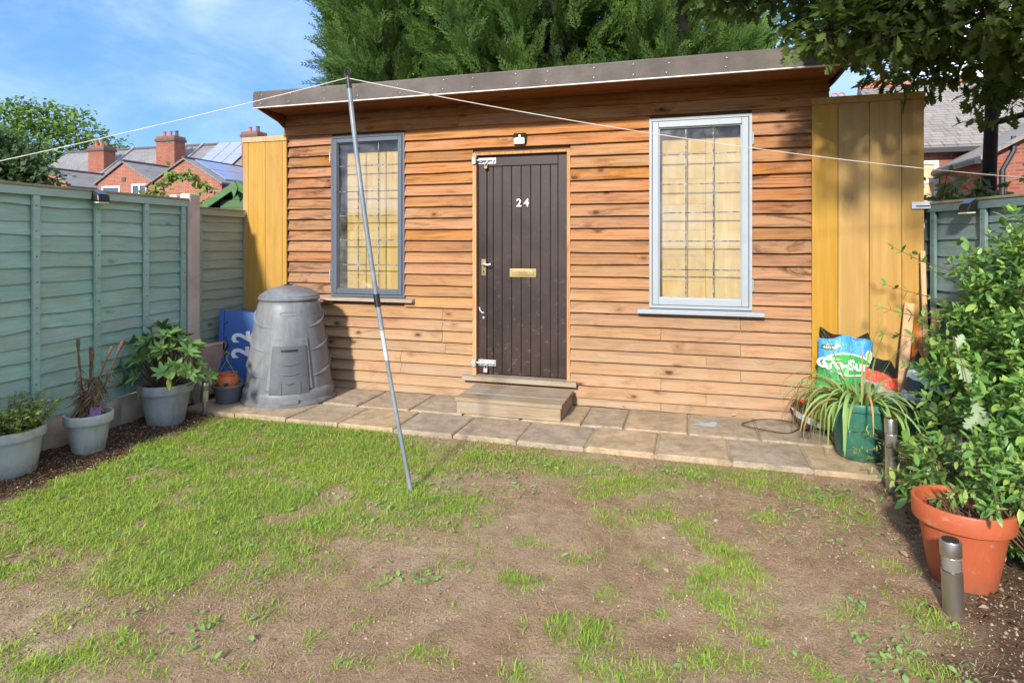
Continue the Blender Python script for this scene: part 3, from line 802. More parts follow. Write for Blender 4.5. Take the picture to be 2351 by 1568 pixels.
# fallen oak leaves that can be told apart
ov, of = leaf_oak()
fl_me = fast_mesh('fallen_leaf', ov, of, None, None); fl_me.materials.append(M['dryleaf'])
FL = [((0.86,3.02),.055,'pale fallen oak leaf on the soil left of the terracotta pot'),((0.70,2.55),.04,'small pale fallen leaf on bare soil beside the front steel bollard light'),((-0.12,2.62),.04,'curled grey fallen leaf in the middle of the bare patch'),((0.28,3.22),.045,'brown fallen leaf near the paving right of the lawn centre'),((0.10,3.33),.04,'fallen leaf lying among weeds before the blue paint splash'),((0.78,3.42),.05,'brown fallen leaf at the foot of the rear steel bollard light'),((1.0,2.62),.04,'pale scrap of leaf behind the front steel bollard light'),((-2.85,1.98),.05,'pale round leaf lying in the left grass'),((-2.95,2.9),.05,'pale leaf in the lawn before the grey pots')]
for (a, b), s, lab in FL:
    t = random.uniform(0, 6.28)
    z = float(ground_z(np.array(a), np.array(b)))
    tag(link('fallen_leaf', fl_me, None, None, mw=frame((a, b, z+0.016), (math.cos(t), math.sin(t), .1), s=s, roll=random.uniform(-.3,.3))), lab, 'leaf', 'fallen leaves on the ground')
for x, y, lab in ((-0.50,4.93,'curled dry leaf by the shed wall right of the step'),(0.28,4.93,'dry leaf against the shed wall near the blue paint splash'),(-0.42,4.90,'small brown leaf in the corner right of the wooden step')):
    t = random.uniform(0, 6.28)
    tag(link('fallen_leaf', fl_me, None, None, mw=frame((x, y-0.02, PZ+0.014), (math.cos(t), math.sin(t), .3), s=.045, roll=.5)), lab, 'leaf', 'fallen leaves on the ground')
# ---------------------------------------------------------------- the wooden shed
YW = 4.97            # face of the siding
shed = thing('wooden_shed', 'flat-roofed timber garden shed with overlapping orange boards, brown door and two boarded windows', 'shed', (-1.4, YW, 0))
W1 = (-3.21, -2.46, 0.865, 2.34); W2 = (-0.33, 0.432, 0.845, 2.336); DR = (-1.82, -0.965, 0.18, 2.13)
SX0, SX1 = -3.731, 0.962
def siding(x0, x1, z0, h, mat):
    """feather-edged board: thick uneven lower edge, thin top tucked under the board above"""
    n = max(3, int((x1-x0)/0.11)); b = MB(); v = []; f = []
    ph = random.uniform(0, 50); tw = random.uniform(-.002, .002)
    for i in range(n+1):
        t = i/n; x = x0 + (x1-x0)*t
        w = (float(vnoise(np.array(ph+x*2.3), np.array(0.5)))-0.5)*0.008 + (float(vnoise(np.array(ph+x*9), np.array(7.5)))-0.5)*0.006
        o = 0.038 + (float(vnoise(np.array(ph+x*1.7), np.array(3.5)))-0.5)*0.008 + tw*t
        v += [(x, YW, z0+w), (x, YW-o, z0+w), (x, YW-o*0.985, z0+w+0.004), (x, YW-0.005, z0+h+0.012), (x, YW+0.003, z0+h+0.012)]
    for i in range(n):
        a = i*5
        for k in range(4): f.append((a+k, a+5+k, a+6+k, a+1+k))
        f.append((a+4, a+9, a+5, a))
    f += [(0,1,2,3,4), tuple(n*5+k for k in (4,3,2,1,0))]
    b.add(v, f)
    return b.build('siding_board', mat, shed, loc=(x0, YW, z0))
PITCH = 0.0985
for k in range(-8, 18):
    z0 = 0.79 + PITCH*k
    if z0 < 0.03: z0 = 0.03
    zc = z0 + PITCH*0.5
    cuts = []
    if W1[2]-0.03 < zc < W1[3]: cuts.append((W1[0], W1[1]))
    if 0.16 < zc < DR[3]: cuts.append((DR[0], DR[1]))
    if W2[2]-0.03 < zc < W2[3]: cuts.append((W2[0], W2[1]))
    segs = []; x = SX0
    for a, b_ in cuts: segs.append((x, a)); x = b_
    segs.append((x, SX1))
    for a, b_ in segs:
        parts = [(a, b_)]
        if b_-a > 1.0 and (k >= 16 or k < 0 or random.random() < 0.3):
            m = a + (b_-a)*random.uniform(0.3, 0.7)
            if k < 1 and a < -2.2 < b_: m = -2.10 + random.choice((0, 0, 0.5, -0.4))
            if k < 1 and a < -0.5 and b_ > 0.5: m = random.choice((-0.24, 0.1, -0.24, 0.35))
            m = min(max(m, a+.25), b_-.25)
            parts = [(a, m-0.0015), (m+0.0015, b_)]
        for p in parts:
            siding(p[0], p[1], z0, PITCH, M['siding_left'] if (p[1] < -3.1 or p[0] > 0.4) else M['siding'])
# wall behind the boards, sides, back, with openings for the windows and the door
b = MB()
TOP = 2.56
def wallrect(x0, x1, z0, z1): b.box(x0, x1, YW+0.004, YW+0.05, z0, z1)
wallrect(SX0, W1[0], 0, TOP); wallrect(W1[0], W1[1], 0, W1[2]); wallrect(W1[0], W1[1], W1[3], TOP)
wallrect(W1[1], DR[0], 0, TOP); wallrect(DR[0], DR[1], DR[3], TOP); wallrect(DR[1], W2[0], 0, TOP)
wallrect(W2[0], W2[1], 0, W2[2]); wallrect(W2[0], W2[1], W2[3], TOP); wallrect(W2[1], SX1, 0, TOP)
b.box(SX0, SX0+.05, YW+.051, 7.2, 0, TOP); b.box(SX1-.05, SX1, YW+.051, 7.2, 0, TOP); b.box(SX0+.051, SX1-.051, 7.15, 7.2, 0, TOP)
b.build('wall_frame', M['dark_in'], shed)
MB().box(SX0+.06, SX1-.06, YW+.055, 7.14, 0.02, 0.12).build('floor_deck', M['dark_in'], shed)
# roof slab, soffit boards, felt-wrapped fascia with nails
YF = 4.53
FX0, FX1 = -3.735, 1.02
MB().box(FX0+.03, FX1-.03, YF+.021, 7.35, 2.585, 2.69).build('roof_deck', M['felt'], shed)
for y0, y1 in ((YF+.022, YF+.235), (YF+.238, YW+.0)):
    MB().box(FX0+.035, FX1-.04, y0, y1, 2.560, 2.583).build('soffit_board', M['soffit'], shed, bevel=.002, loc=(FX0, y0, 2.56))
def felt_strip(name, p0, p1, n_out, z0, z1, th):
    v = []; f = []; N_ = 44
    p0 = Vector(p0); p1 = Vector(p1); no = Vector(n_out)
    for i in range(N_+1):
        t = i/N_; p = p0.lerp(p1, t)
        wv = (float(vnoise(np.array(t*23+p0.y*3), np.array(1.5)))-0.5)*0.010
        zz = (float(vnoise(np.array(t*17+9), np.array(4.5)))-0.5)*0.008
        for q in (p + Vector((0,0,z0+zz*.5)), p + no*(th+wv) + Vector((0,0,z0+zz*.5)), p + no*(th+wv*1.6) + Vector((0,0,(z0+z1)/2)), p + no*(th+wv) + Vector((0,0,z1-.012+zz)), p + no*(th*.3) + Vector((0,0,z1+zz)), p - no*.06 + Vector((0,0,z1+zz))):
            v.append(q)
    for i in range(N_):
        a = i*6
        for k in range(5): f.append((a+k, a+6+k, a+7+k, a+1+k))
    f += [tuple(range(6)), tuple(N_*6+k for k in range(5,-1,-1))]
    return MB().add(v, f).build(name, M['felt'], shed, smooth=True)
felt_strip('fascia', (FX0, YF+.02, 0), (FX1, YF+.02, 0), (0,-1,0), 2.553, 2.695, .02)
felt_strip('side_fascia', (FX0+.02, 7.35, 0), (FX0+.02, YF, 0), (-1,0,0), 2.556, 2.693, .02)
felt_strip('side_fascia', (FX1-.02, YF, 0), (FX1-.02, 7.35, 0), (1,0,0), 2.556, 2.693, .02)
MB().box(FX0+.004, FX1-.004, YF-.006, YF+.016, 2.5455, 2.5525).build('drip_edge', M['drip'], shed)
x = FX0 + .10; i = 0
nail_me = None
while x < FX1:
    for z in (2.585, 2.655):
        p = Vector((x + random.uniform(-.02,.02), YF-.006, z + random.uniform(-.006,.006)))
        if nail_me is None:
            o = MB().lathe([(0.0036,0),(0.0036,.004),(0.002,.006)], seg=8).build('nail', M['nail'], shed)
            nail_me = o.data
            o.matrix_basis = Matrix.Translation(p) @ Matrix.Rotation(PI/2, 4, 'X')
        else:
            link('nail', nail_me, None, shed, mw=Matrix.Translation(p) @ Matrix.Rotation(PI/2, 4, 'X'))
    x += random.uniform(.24, .42)
# ragged bracket under the left end of the eave
MB().prism([(FX0-.004, YF+.05, 2.557), (FX0-.004, YW-.10, 2.49), (FX0-.004, YW-.02, 2.45), (FX0-.004, YW+.03, 2.44), (FX0-.004, YW+.03, 2.557)], (.028,0,0)).build('eave_bracket', M['soffit'], shed)

def window(nm, Wn, fm, sillm, fw, hinge_side, sill_x, sill_z, nrow):
    x0, x1, z0, z1 = Wn
    w = MB()     # outer frame is the part itself
    for a in ((x0, x0+.022, z0, z1), (x1-.022, x1, z0, z1), (x0+.022, x1-.022, z0, z0+.022), (x0+.022, x1-.022, z1-.022, z1)):
        w.box(a[0], a[1], YW-.036, YW+.10, a[2], a[3])
    win = w.build('window', fm, shed, bevel=.002)
    g = .004
    for nme, a in (('casement_stile', (x0+.022+g, x0+.022+fw, z0+.022+g, z1-.022-g)), ('casement_stile', (x1-.022-fw, x1-.022-g, z0+.022+g, z1-.022-g)),
              ('casement_rail', (x0+.0225+fw, x1-.0225-fw, z0+.022+g, z0+.022+fw*1.1)), ('casement_rail', (x0+.0225+fw, x1-.0225-fw, z1-.022-fw, z1-.022-g))):
        MB().box(a[0], a[1], YW-.042, YW+.02, a[2], a[3]).build(nme, fm, win, bevel=.004)
    gx0, gx1, gz0, gz1 = x0+.022+fw, x1-.022-fw, z0+.022+fw*1.1, z1-.022-fw
    # glazing bead
    bd = MB()
    for a in ((gx0, gx0+.008, gz0, gz1), (gx1-.008, gx1, gz0, gz1), (gx0+.008, gx1-.008, gz0, gz0+.008), (gx0+.008, gx1-.008, gz1-.008, gz1)):
        bd.box(a[0], a[1], YW-.026, YW-.012, a[2], a[3])
    bd.build('glazing_bead', fm, win)
    MB().box(gx0+.001, gx1-.001, YW-.008, YW-.004, gz0+.001, gz1-.001).build('glass_pane', M['glass'], win)
    for k in (1, 2):
        xx = gx0 + (gx1-gx0)*k/3
        MB().box(xx-.0042, xx+.0042, YW-.0125, YW-.0085, gz0+.009, gz1-.009).build('lead_strip', M['lead'], win)
    for k in range(1, nrow):
        zz = gz0 + (gz1-gz0)*k/nrow + (.01 if k == nrow-1 else 0)
        MB().box(gx0+.009, gx1-.009, YW-.0112, YW-.0086, zz-.0042, zz+.0042).build('lead_strip', M['lead'], win)
    # ply board shutting the window from inside, with scribed panel joints
    PY = YW+.112
    cols = [gx0-.08, gx0+(gx1-gx0)*.58, gx1+.08]
    for i in range(2):
        zz = gz0-.08
        for k in range(7 if i == 0 else 1):
            z2 = zz + (gz1-gz0+.10)/(7 if i == 0 else 1)
            MB().box(cols[i]+.0012, cols[i+1]-.0012, PY, PY+.012, zz+.001, z2-.001).build('blind_board', M['ply_win'], win)
            zz = z2
    for a in ((gx0-.095,gx0-.083,z0,z1),(gx1+.083,gx1+.095,z0,z1)):  # pale side boards added to bounce light onto the shaded ply
        MB().box(a[0], a[1], YW+.052, PY+.012, a[2], a[3]).build('bounce_lining', M['ply_win'], win)
    MB().box(x0-.02, x1+.02, PY+.02, PY+.03, z0-.02, z1+.02).build('backing_sheet', M['dark_in'], win)
    # black hinges on one edge
    hx = x0-.006 if hinge_side < 0 else x1+.006
    for zz in (z0+.19, z1-.19):
        MB().tube([(hx, YW-.042, zz-.045), (hx, YW-.042, zz+.045)], .006, 8).build('hinge', M['steel'], win)
    MB().add([(sill_x[0],YW+.0,sill_z[0]),(sill_x[1],YW+.0,sill_z[0]),(sill_x[1],YW-.085,sill_z[0]),(sill_x[0],YW-.085,sill_z[0]),
              (sill_x[0],YW+.0,sill_z[1]),(sill_x[1],YW+.0,sill_z[1]),(sill_x[1],YW-.085,sill_z[1]-.010),(sill_x[0],YW-.085,sill_z[1]-.010)],
             [(0,1,2,3),(4,7,6,5),(3,2,6,7),(0,3,7,4),(1,5,6,2),(0,4,5,1)]).build('sill', sillm, win, bevel=.003)
    return win
w1 = window('a', W1, M['frame_dark'], M['sill'], .042, -1, (-3.30, -2.365), (0.828, 0.862), 6)
w1['label'] = 'tall slate-grey framed window with leaded grid and yellow board behind'
w2 = window('b', W2, M['frame_light'], M['frame_light'], .052, 1, (-0.418, 0.515), (0.802, 0.842), 6)
w2['label'] = 'tall pale-grey framed window with leaded grid and yellow board behind'

# door frame, threshold and the plank door with its fittings
YD = YW + .018
for a in ((DR[0], DR[0]+.036, DR[2], DR[3]), (DR[1]-.028, DR[1], DR[2], DR[3])):
    MB().box(a[0], a[1], YW-.030, YW+.06, a[2], a[3]).build('door_frame', M['frame_wood'], shed, bevel=.002)
MB().box(DR[0]+.0365, DR[1]-.0285, YW-.026, YW+.06, DR[3]-.022, DR[3]).build('door_frame', M['frame_wood'], shed, bevel=.002)
MB().box(-1.895, -0.905, YW-.085, YW+.06, 0.183, 0.222).build('threshold', M['step'], shed, bevel=.003, loc=(-1.895, YW, .183))
D0, D1, DZ0, DZ1 = -1.780, -0.996, 0.229, 2.105
door = MB().box(D0, D1, YD+.012, YD+.035, DZ0, DZ1).build('door', M['groove'], shed)
door['label'] = 'dark brown plank door with number 24, letter plate and two bolts'
g = [D0, D0+.078, D0+.134, D0+.214, D0+.298, D0+.383, D0+.467, D0+.553, D0+.637, D0+.703, D1]
for i in range(10):
    nm = 'stile' if i in (0, 9) else 'plank'
    top = DZ1 if i in (0, 9) else DZ1-.092
    off = -.006 if i in (0, 9) else 0
    MB().box(g[i]+.0022, g[i+1]-.0022, YD+off, YD+.0118, DZ0+.001, top-.002).build(nm, M['door'], door, bevel=.0035, loc=(g[i], YD, DZ0))
MB().box(g[1]+.0004, g[9]-.0004, YD-.006, YD+.0118, DZ1-.090, DZ1-.001).build('top_rail', M['door'], door, bevel=.003)
DC = (D0+D1)/2 + .008
for ch, xx in (('2', DC-.033), ('4', DC+.033)):
    text_obj(ch, .092, Matrix.Translation((xx, YD-.008, 1.693)) @ Matrix.Rotation(PI/2, 4, 'X'), 'number_digit', M['number'], door, .005, .002)
# letter plate
MB().box(DC-.118, DC+.118, YD-.009, YD-.0002, 1.065, 1.137).build('letter_plate', M['brass'], door, bevel=.004)
MB().box(DC-.095, DC+.095, YD-.014, YD-.0092, 1.083, 1.120).build('letter_flap', M['brass'], door, bevel=.003)
# handle plate with curved lever
HX = D0+.052
MB().box(HX-.021, HX+.021, YD-.014, YD-.0062, 1.075, 1.215).build('handle_plate', M['brass'], door, bevel=.002)
MB().tube([(HX, YD-.013, 1.172), (HX, YD-.05, 1.172), (HX+.02, YD-.058, 1.174), (HX+.05, YD-.056, 1.168), (HX+.075, YD-.052, 1.176)], [.010,.010,.008,.007,.006], 8).build('lever_handle', M['steel'], door, smooth=True)
MB().box(HX-.004, HX+.004, YD-.0165, YD-.0142, 1.098, 1.120).build('keyhole', M['black'], door)
# broken pull and screw hole below
MB().tube([(D0+.012, YD-.010, .80), (D0+.020, YD-.016, .775), (D0+.040, YD-.014, .755), (D0+.052, YD-.010, .756)], .0045, 6).build('pull_wire', M['white_plastic'], door, smooth=True)
MB().lathe([(.010,0),(.010,.004),(.006,.006)], seg=10).build('keyhole_cover', M['steel'], door).matrix_basis = Matrix.Translation((D0+.048, YD-.0065, .712)) @ Matrix.Rotation(PI/2, 4, 'X')
def bolt(z, lock_mat, lx, big):
    bp = MB().box(D0+.002, D0+.162, YD-.0105, YD-.0065, z-.026, z+.026).build('bolt', M['steel'], door, bevel=.001)
    MB().tube([(D0-.050, YD-.042, z+.004), (D0+.15, YD-.020, z+.004)], .0065, 8).build('bolt_rod', M['steel'], door, smooth=True)
    for xx in (D0+.03, D0+.085, D0+.14):
        MB().box(xx-.008, xx+.008, YD-.028, YD-.0107, z-.014, z+.020).build('bolt_keeper', M['steel'], door, bevel=.004)
    MB().box(D0-.036, D0-.004, YW-.052, YW-.0305, z-.030, z+.030).build('bolt_catch', M['steel'], door, bevel=.003)
    lz = z-.045
    sh = [(lx-.011, YD-.03, lz)] + [(lx+.011*math.cos(a), YD-.03, lz+.02+.012*math.sin(a)) for a in [PI-k*PI/6 for k in range(7)]] + [(lx+.011, YD-.03, lz)]
    MB().tube(sh, .0035, 6).build('padlock_shackle', M['steel'], door, smooth=True)
    MB().box(lx-.5*big, lx+.5*big, YD-.042, YD-.018, lz-big*.95, lz).build('padlock_body', lock_mat, door, bevel=.004)
bolt(2.062, M['brass_lock'], D0+.078, .028)
bolt(0.325, M['steel'], D0+.075, .036)
for zz in (1.97, 1.2, .45):
    MB().tube([(D1+.004, YD-.012, zz-.05), (D1+.004, YD-.012, zz+.05)], .006, 8).build('hinge', M['brass_lock'], door)

# solar lamp over the door
t = thing('solar_wall_light', 'small black solar wall light with pale lens above the brown door', 'wall light', (-1.39, YW-.03, 2.18))
lx = -1.39
MB().prism([(lx-.055,YW-.028,2.275),(lx-.055,YW-.028,2.185),(lx-.055,YW-.070,2.190),(lx-.055,YW-.072,2.235),(lx-.055,YW-.045,2.280)], (.11,0,0)).build('housing', M['black'], t, bevel=.006)
MB().prism([(lx-.047,YW-.0745,2.182),(lx+.047,YW-.0745,2.182),(lx+.047,YW-.0745,2.233),(lx,YW-.0745,2.240),(lx-.047,YW-.0745,2.233)], (0,.008,0)).build('lens', M['lens_pale'], t, bevel=.002)
MB().lathe([(.011,0),(.011,.004),(.005,.008)], seg=12).build('motion_sensor', M['white_plastic'], t).matrix_basis = Matrix.Translation((lx+.004, YW-.066, 2.250)) @ Matrix.Rotation(PI/2, 4, 'X')

# wooden step in front of the threshold
t = thing('wooden_step', 'low weathered grey wooden step below the brown door', 'step', (-1.35, 4.65, PZ))
SXa, SXb, SY0, SY1, SZ = -1.755, -0.935, 4.415, 4.885, 0.163
for i in range(3):
    y0 = SY0 + .001 + (SY1-SY0)*i/3; y1 = SY0 + (SY1-SY0)*(i+1)/3 - .003
    MB().box(SXa-.012, SXb+.012, y0-(.012 if i == 0 else 0), y1, SZ-.028, SZ + random.uniform(-.001,.001)).build('tread_board', M['step'], t, bevel=.003, loc=(SXa, y0, SZ))
MB().box(SXa, SXb, SY0, SY0+.026, PZ+.004, SZ-.0285).build('riser', M['step'], t, bevel=.003, loc=(SXa, SY0, 0))
for x in (SXa, SXb-.026):
    MB().box(x, x+.026, SY0+.0265, SY1, PZ+.004, SZ-.0285).build('side_board', M['step'], t, bevel=.003, loc=(x, SY0, 0))

# ---------------------------------------------------------------- tall plywood side panels
def ply_panel(name, label, x0, x1, grooves, z0, z1, yf, bracket):
    t = thing(name, label, 'panel', ((x0+x1)/2, yf+.02, z0), 'plywood panels either side of the shed')
    MB().box(x0+.01, x1-.01, yf+.019, yf+.045, z0, z1-.005).build('backing_frame', M['dark_in'], t)
    xs_ = [x0] + grooves + [x1]
    for a, b_ in zip(xs_[:-1], xs_[1:]):
        MB().box(a+.0018, b_-.0018, yf, yf+.018, z0, z1-.052).build('board', M['ply'], t, bevel=.0015, loc=(a, yf, z0))
    MB().box(x0-.004, x1+.004, yf-.010, yf+.05, z1-.050, z1).build('top_rail', M['timber'] if bracket < 0 else M['ply'], t, bevel=.002, loc=(x0, yf, z1))
    return t
pl = ply_panel('plywood_panel', 'narrow yellow plywood panel between teal fence and shed, behind the compost bin', -4.17, -3.675, [-4.11, -3.915, -3.725], .03, 2.372, YW-.055, -1)
pr = ply_panel('plywood_panel', 'wide yellow plywood panel right of the shed, dappled by tree shadow', 0.838, 1.556, [1.012, 1.214, 1.418], .03, 2.418, YW-.055, 1)
MB().box(-4.20, -4.13, YW-.075, YW-.0555, 1.625, 1.665).build('latch_plate', M['steel'], pl, bevel=.002)
MB().tube([(-4.215, YW-.082, 1.645), (-4.135, YW-.082, 1.645)], .010, 8).build('latch_bolt', M['steel'], pl, smooth=True)
MB().box(1.475, 1.60, YW-.070, YW-.0555, 1.595, 1.645).build('latch_plate', M['steel'], pr, bevel=.002)
MB().box(1.50, 1.585, YW-.0745, YW-.0702, 1.611, 1.618).build('latch_slot', M['black'], pr)

# ---------------------------------------------------------------- fences
M['rust'] = m_plain('rusty_nail', lin('#4a4038'), .8, .2, bump=0)
FN = []
def fence_nail():
    if not FN:
        b_ = MB().lathe([(.0045,0),(.0045,.0012),(.002,.002)], seg=8)
        me = bpy.data.meshes.new('nail'); me.from_pydata(b_.v, [], b_.f); me.materials.append(M['rust']); FN.append(me)
    return FN[0]
def lap_panel(name, label, A, B, z0, z1, nslat, mat, battens, group, capmat, side, cover_battens=True):
    """overlapping horizontal slats between ground points A and B; side = +1 faces +x, -1 faces -x"""
    A = Vector((*A, 0)); B = Vector((*B, 0)); d = (B-A).normalized(); no = Vector((d.y, -d.x, 0))
    if no.x*side < 0: no = -no
    L_ = (B-A).length
    mid = (A+B)/2
    t = thing(name, label, 'fence', (mid.x, mid.y, z0), group)
    p = (z1-z0-.02)/nslat
    for k in range(nslat):
        zb = z0 + p*k + random.uniform(-.006,.006); hh = p + .030
        n = 10; v = []; f = []; ph = random.uniform(0, 90)
        for i in range(n+1):
            s = L_*i/n; q = A + d*s
            w = (float(vnoise(np.array(ph+s*4.0), np.array(k*3.3+.5)))-.5)*.026 + (float(vnoise(np.array(ph+s*14), np.array(k*5.1+.5)))-.5)*.008
            tw = (float(vnoise(np.array(ph+s*2.0), np.array(k*1.3+70.5)))-.5)*.010
            for off, zz in ((.006, zb+w), (.020+tw, zb+w), (.019+tw, zb+w+.004), (.004, zb+hh), (-.003, zb+hh)):
                v.append(q + no*off + Vector((0,0,zz)))
        for i in range(n):
            a = i*5
            for m_ in range(4): f.append((a+m_, a+5+m_, a+6+m_, a+1+m_))
            f.append((a+4, a+9, a+5, a))
        f += [(0,1,2,3,4), tuple(n*5+q_ for q_ in (4,3,2,1,0))]
        MB().add(v, f).build('slat', mat, t, loc=tuple(A + Vector((0,0,zb))))
    def bar(nm, s0, s1, za, zb, o0, o1, m_):
        pts = [A + d*s0 + no*o0, A + d*s1 + no*o0, A + d*s1 + no*o1, A + d*s0 + no*o1]
        MB().prism([(q.x, q.y, za) for q in pts], (0,0,zb-za)).build(nm, m_, t, bevel=.002, loc=(pts[0].x, pts[0].y, za))
    for s in battens:
        bar('batten', s-.022, s+.022, z0, z1-.055, .024, .044, mat)
    for s in battens:
        for k in range(9):
            q = A + d*(s + random.uniform(-.006,.006)) + no*.0442; z = z0 + .08 + (z1-z0-.2)*k/8
            link('nail', fence_nail(), None, t, mw=Matrix.Translation((q.x, q.y, z)) @ Matrix.Rotation(side*PI/2, 4, 'Y'))
    bar('top_rail', .0, L_, z1-.054, z1-.0005, .0225, .048, mat)
    bar('fence_cap', -.004, L_+.004, z1, z1+.016, -.028, .054, capmat)
    return t
def post(name, label, x, y, z1, w=.10, group='concrete fence posts'):
    b = MB().prism([(x-w*.45, y-w/2, -.1), (x+w*.45, y-w/2, -.1), (x+w*.45, y+w/2, -.1), (x-w*.45, y+w/2, -.1)], (0,0,z1+.1))
    return tag(b.build(name, M['concrete'], None, bevel=.012, loc=(x, y, 0)), label, 'fence post', group)
def gravel_board(label, A, B, z1, h=0.0, mat=None):
    A = Vector((*A, 0)); B = Vector((*B, 0)); d = (B-A); L_ = d.length; d.normalize(); no = Vector((d.y, -d.x, 0))
    if no.x < 0: no = -no
    nx_, nz_ = max(6, int(L_/.03)), max(4, int(z1/.03)); v = []; f = []
    for i in range(nx_+1):
        for k in range(nz_+1):
            s = L_*i/nx_; z = -.05 + (z1+.05)*k/nz_
            cell = (s*3.1, z*4.6)
            bulge = 0.030*max(0, math.sin(math.pi*(s*3.3 % 1.0)))**.35*max(0, math.sin(math.pi*min(1, max(0, (z+.02)/z1))))**.4
            r = bulge + .040*(float(fbm(np.array(s*9+3), np.array(z*11+1), 4))-.5)
            q = A + d*s + no*(.012+r) + Vector((0,0,z)); v.append(q)
    nn = nz_+1
    for i in range(nx_):
        for k in range(nz_): f.append((i*nn+k, (i+1)*nn+k, (i+1)*nn+k+1, i*nn+k+1))
    b0 = len(v); 
    for i in (0, nx_):
        for z in (-.05, z1): v.append(A + d*(L_*i/nx_) - no*.025 + Vector((0,0,z)))
    f += [(b0, b0+1, b0+3, b0+2), tuple([k for k in range(nn)] + [b0+1, b0]), tuple([nx_*nn+k for k in range(nn-1,-1,-1)] + [b0+2, b0+3]), tuple([i*nn+nz_ for i in range(nx_+1)] + [b0+3, b0+1])]
    o = MB().add(v, f).build('gravel_board', mat or M['rockface'], None, smooth=True)
    return tag(o, label, 'gravel board', 'concrete gravel boards under the fence')
FP = lambda y: (fence_x(y), y)
post('fence_post', 'weathered concrete post between the teal and the grey-green fence panel', fence_x(4.225)+.01, 4.225, 1.775, .12)
post('fence_post', 'second concrete post end just behind the tall fence post', fence_x(4.26)-.10, 4.20, 1.768, .09)
post('fence_post', 'concrete post at the near end of the teal fence, cut by the left edge', fence_x(2.25)+.01, 2.25, 1.79, .12)
yA, yB = 2.315, 4.16
bt = [s - yA for s in (2.86, 3.305, 3.735, 4.125)] + [.03]
lap_panel('lap_fence', 'long teal painted lap fence panel behind the grey pots', FP(yA), FP(yB), .215, 1.715, 15, M['fence_teal'], bt, 'lap fence panels', M['fence_cap'], 1)
lap_panel('lap_fence', 'short grey-green lap fence panel beside the yellow panel', FP(4.292), FP(4.955), .42, 1.655, 14, M['fence_grey'], [.02], 'lap fence panels', M['fence_cap'], 1)
lap_panel('lap_fence', 'nearest teal lap fence panel at the far left, mostly outside the frame', FP(.35), FP(2.185), .215, 1.73, 15, M['fence_teal'], [.03,.45,.9,1.35,1.8], 'lap fence panels', M['fence_cap'], 1)
gravel_board('rock-faced concrete board under the long teal fence panel', FP(yA), FP(yB), .213)
gravel_board('tall concrete base board under the short grey-green panel', FP(4.292), FP(4.955), .415)
gravel_board('concrete base board under the nearest teal panel', FP(.35), FP(2.185), .213)
RA = (1.60, 5.03); RB = (2.15, 3.20); RC = (2.72, 1.35)
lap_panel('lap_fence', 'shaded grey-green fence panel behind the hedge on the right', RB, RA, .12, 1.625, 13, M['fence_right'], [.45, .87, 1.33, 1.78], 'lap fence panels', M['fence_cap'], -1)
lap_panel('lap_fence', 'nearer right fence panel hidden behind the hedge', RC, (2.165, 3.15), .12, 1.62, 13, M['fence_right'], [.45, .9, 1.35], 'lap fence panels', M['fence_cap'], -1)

# solar lights clipped to the fence tops
def solar_fence_light(label, p, ang):
    t = thing('solar_fence_light', label, 'solar light', p, 'solar lights on the fence tops')
    Mx = Matrix.Translation(p) @ Matrix.Rotation(ang, 4, 'Z')
    MB(Mx).prism([(.0,-.048,-.055),(.0,-.042,.018),(.055,-.040,-.012),(.068,-.046,-.058)], (0,.09,0)).build('housing', M['black'], t, bevel=.006)
    MB(Mx).prism([(.004,-.037,.0215),(.052,-.036,-.0085),(.054,-.036,-.005),(.006,-.037,.025)], (0,.072,0)).build('solar_cell', M['far_glass'], t)
    MB(Mx).prism([(.008,-.043,-.0605),(.064,-.043,-.0625),(.064,-.043,-.072),(.012,-.043,-.070)], (0,.083,0)).build('lens', M['lens_pale'], t, bevel=.003)
solar_fence_light('black solar light on top of the teal fence', (fence_x(3.29)+.052, 3.29, 1.705), 0)
dn = Vector((RB[0]-RA[0], RB[1]-RA[1], 0)).normalized()
pr_ = Vector((*RA, 0)) + dn*.52
solar_fence_light('black solar light on top of the right fence above the hedge', (pr_.x-.052, pr_.y-.01, 1.612), PI+.28)
# ---------------------------------------------------------------- compost bin
BX, BY, BZ = -3.329, 4.490, PZ+.004
bin_ = thing('compost_bin', 'large weathered grey plastic compost bin standing on the paving by the left window', 'compost bin', (BX, BY, BZ))
CA = math.atan2(-BY, -BX)     # towards the garden
prof = [(.0,.0),(.392,.0),(.392,.018),(.383,.022),(.383,.030),(.372,.034),(.374,.075),(.366,.105),(.350,.118),(.340,.20),(.322,.36),(.300,.52),(.278,.66),(.262,.76),(.250,.805),(.235,.828),(.228,.835)]
MB().lathe(prof, (BX,BY,BZ), 64).build('body', M['bin'], bin_, smooth=True)
def body_r(z):
    for (r0, z0), (r1, z1) in zip(prof[8:-1], prof[9:]):
        if z0 <= z <= z1: return r0 + (r1-r0)*(z-z0)/(z1-z0)
    return prof[8][0] if z < prof[8][1] else .23
lid = MB().lathe([(.0,.832),(.238,.832),(.250,.838),(.253,.852),(.247,.862),(.242,.864),(.243,.870),(.236,.880),(.19,.912),(.13,.938),(.06,.953),(.0,.957)], (BX,BY,BZ), 56, close=False).build('lid', M['bin'], bin_, smooth=True)
hd = Matrix.Translation((BX,BY,BZ)) @ Matrix.Rotation(CA+PI/2-.5, 4, 'Z')
MB(hd).prism([(-.085,-.018,.936),(-.055,-.022,.960),(.055,-.022,.960),(.085,-.018,.936)], (0,.044,0)).build('lid_grip', M['bin'], lid, bevel=.008)
MB(hd).prism([(-.045,-.0235,.952),(.045,-.0235,.952),(.030,-.0235,.964),(-.030,-.0235,.964)], (0,.047,0)).build('grip_recess', M['black'], lid)
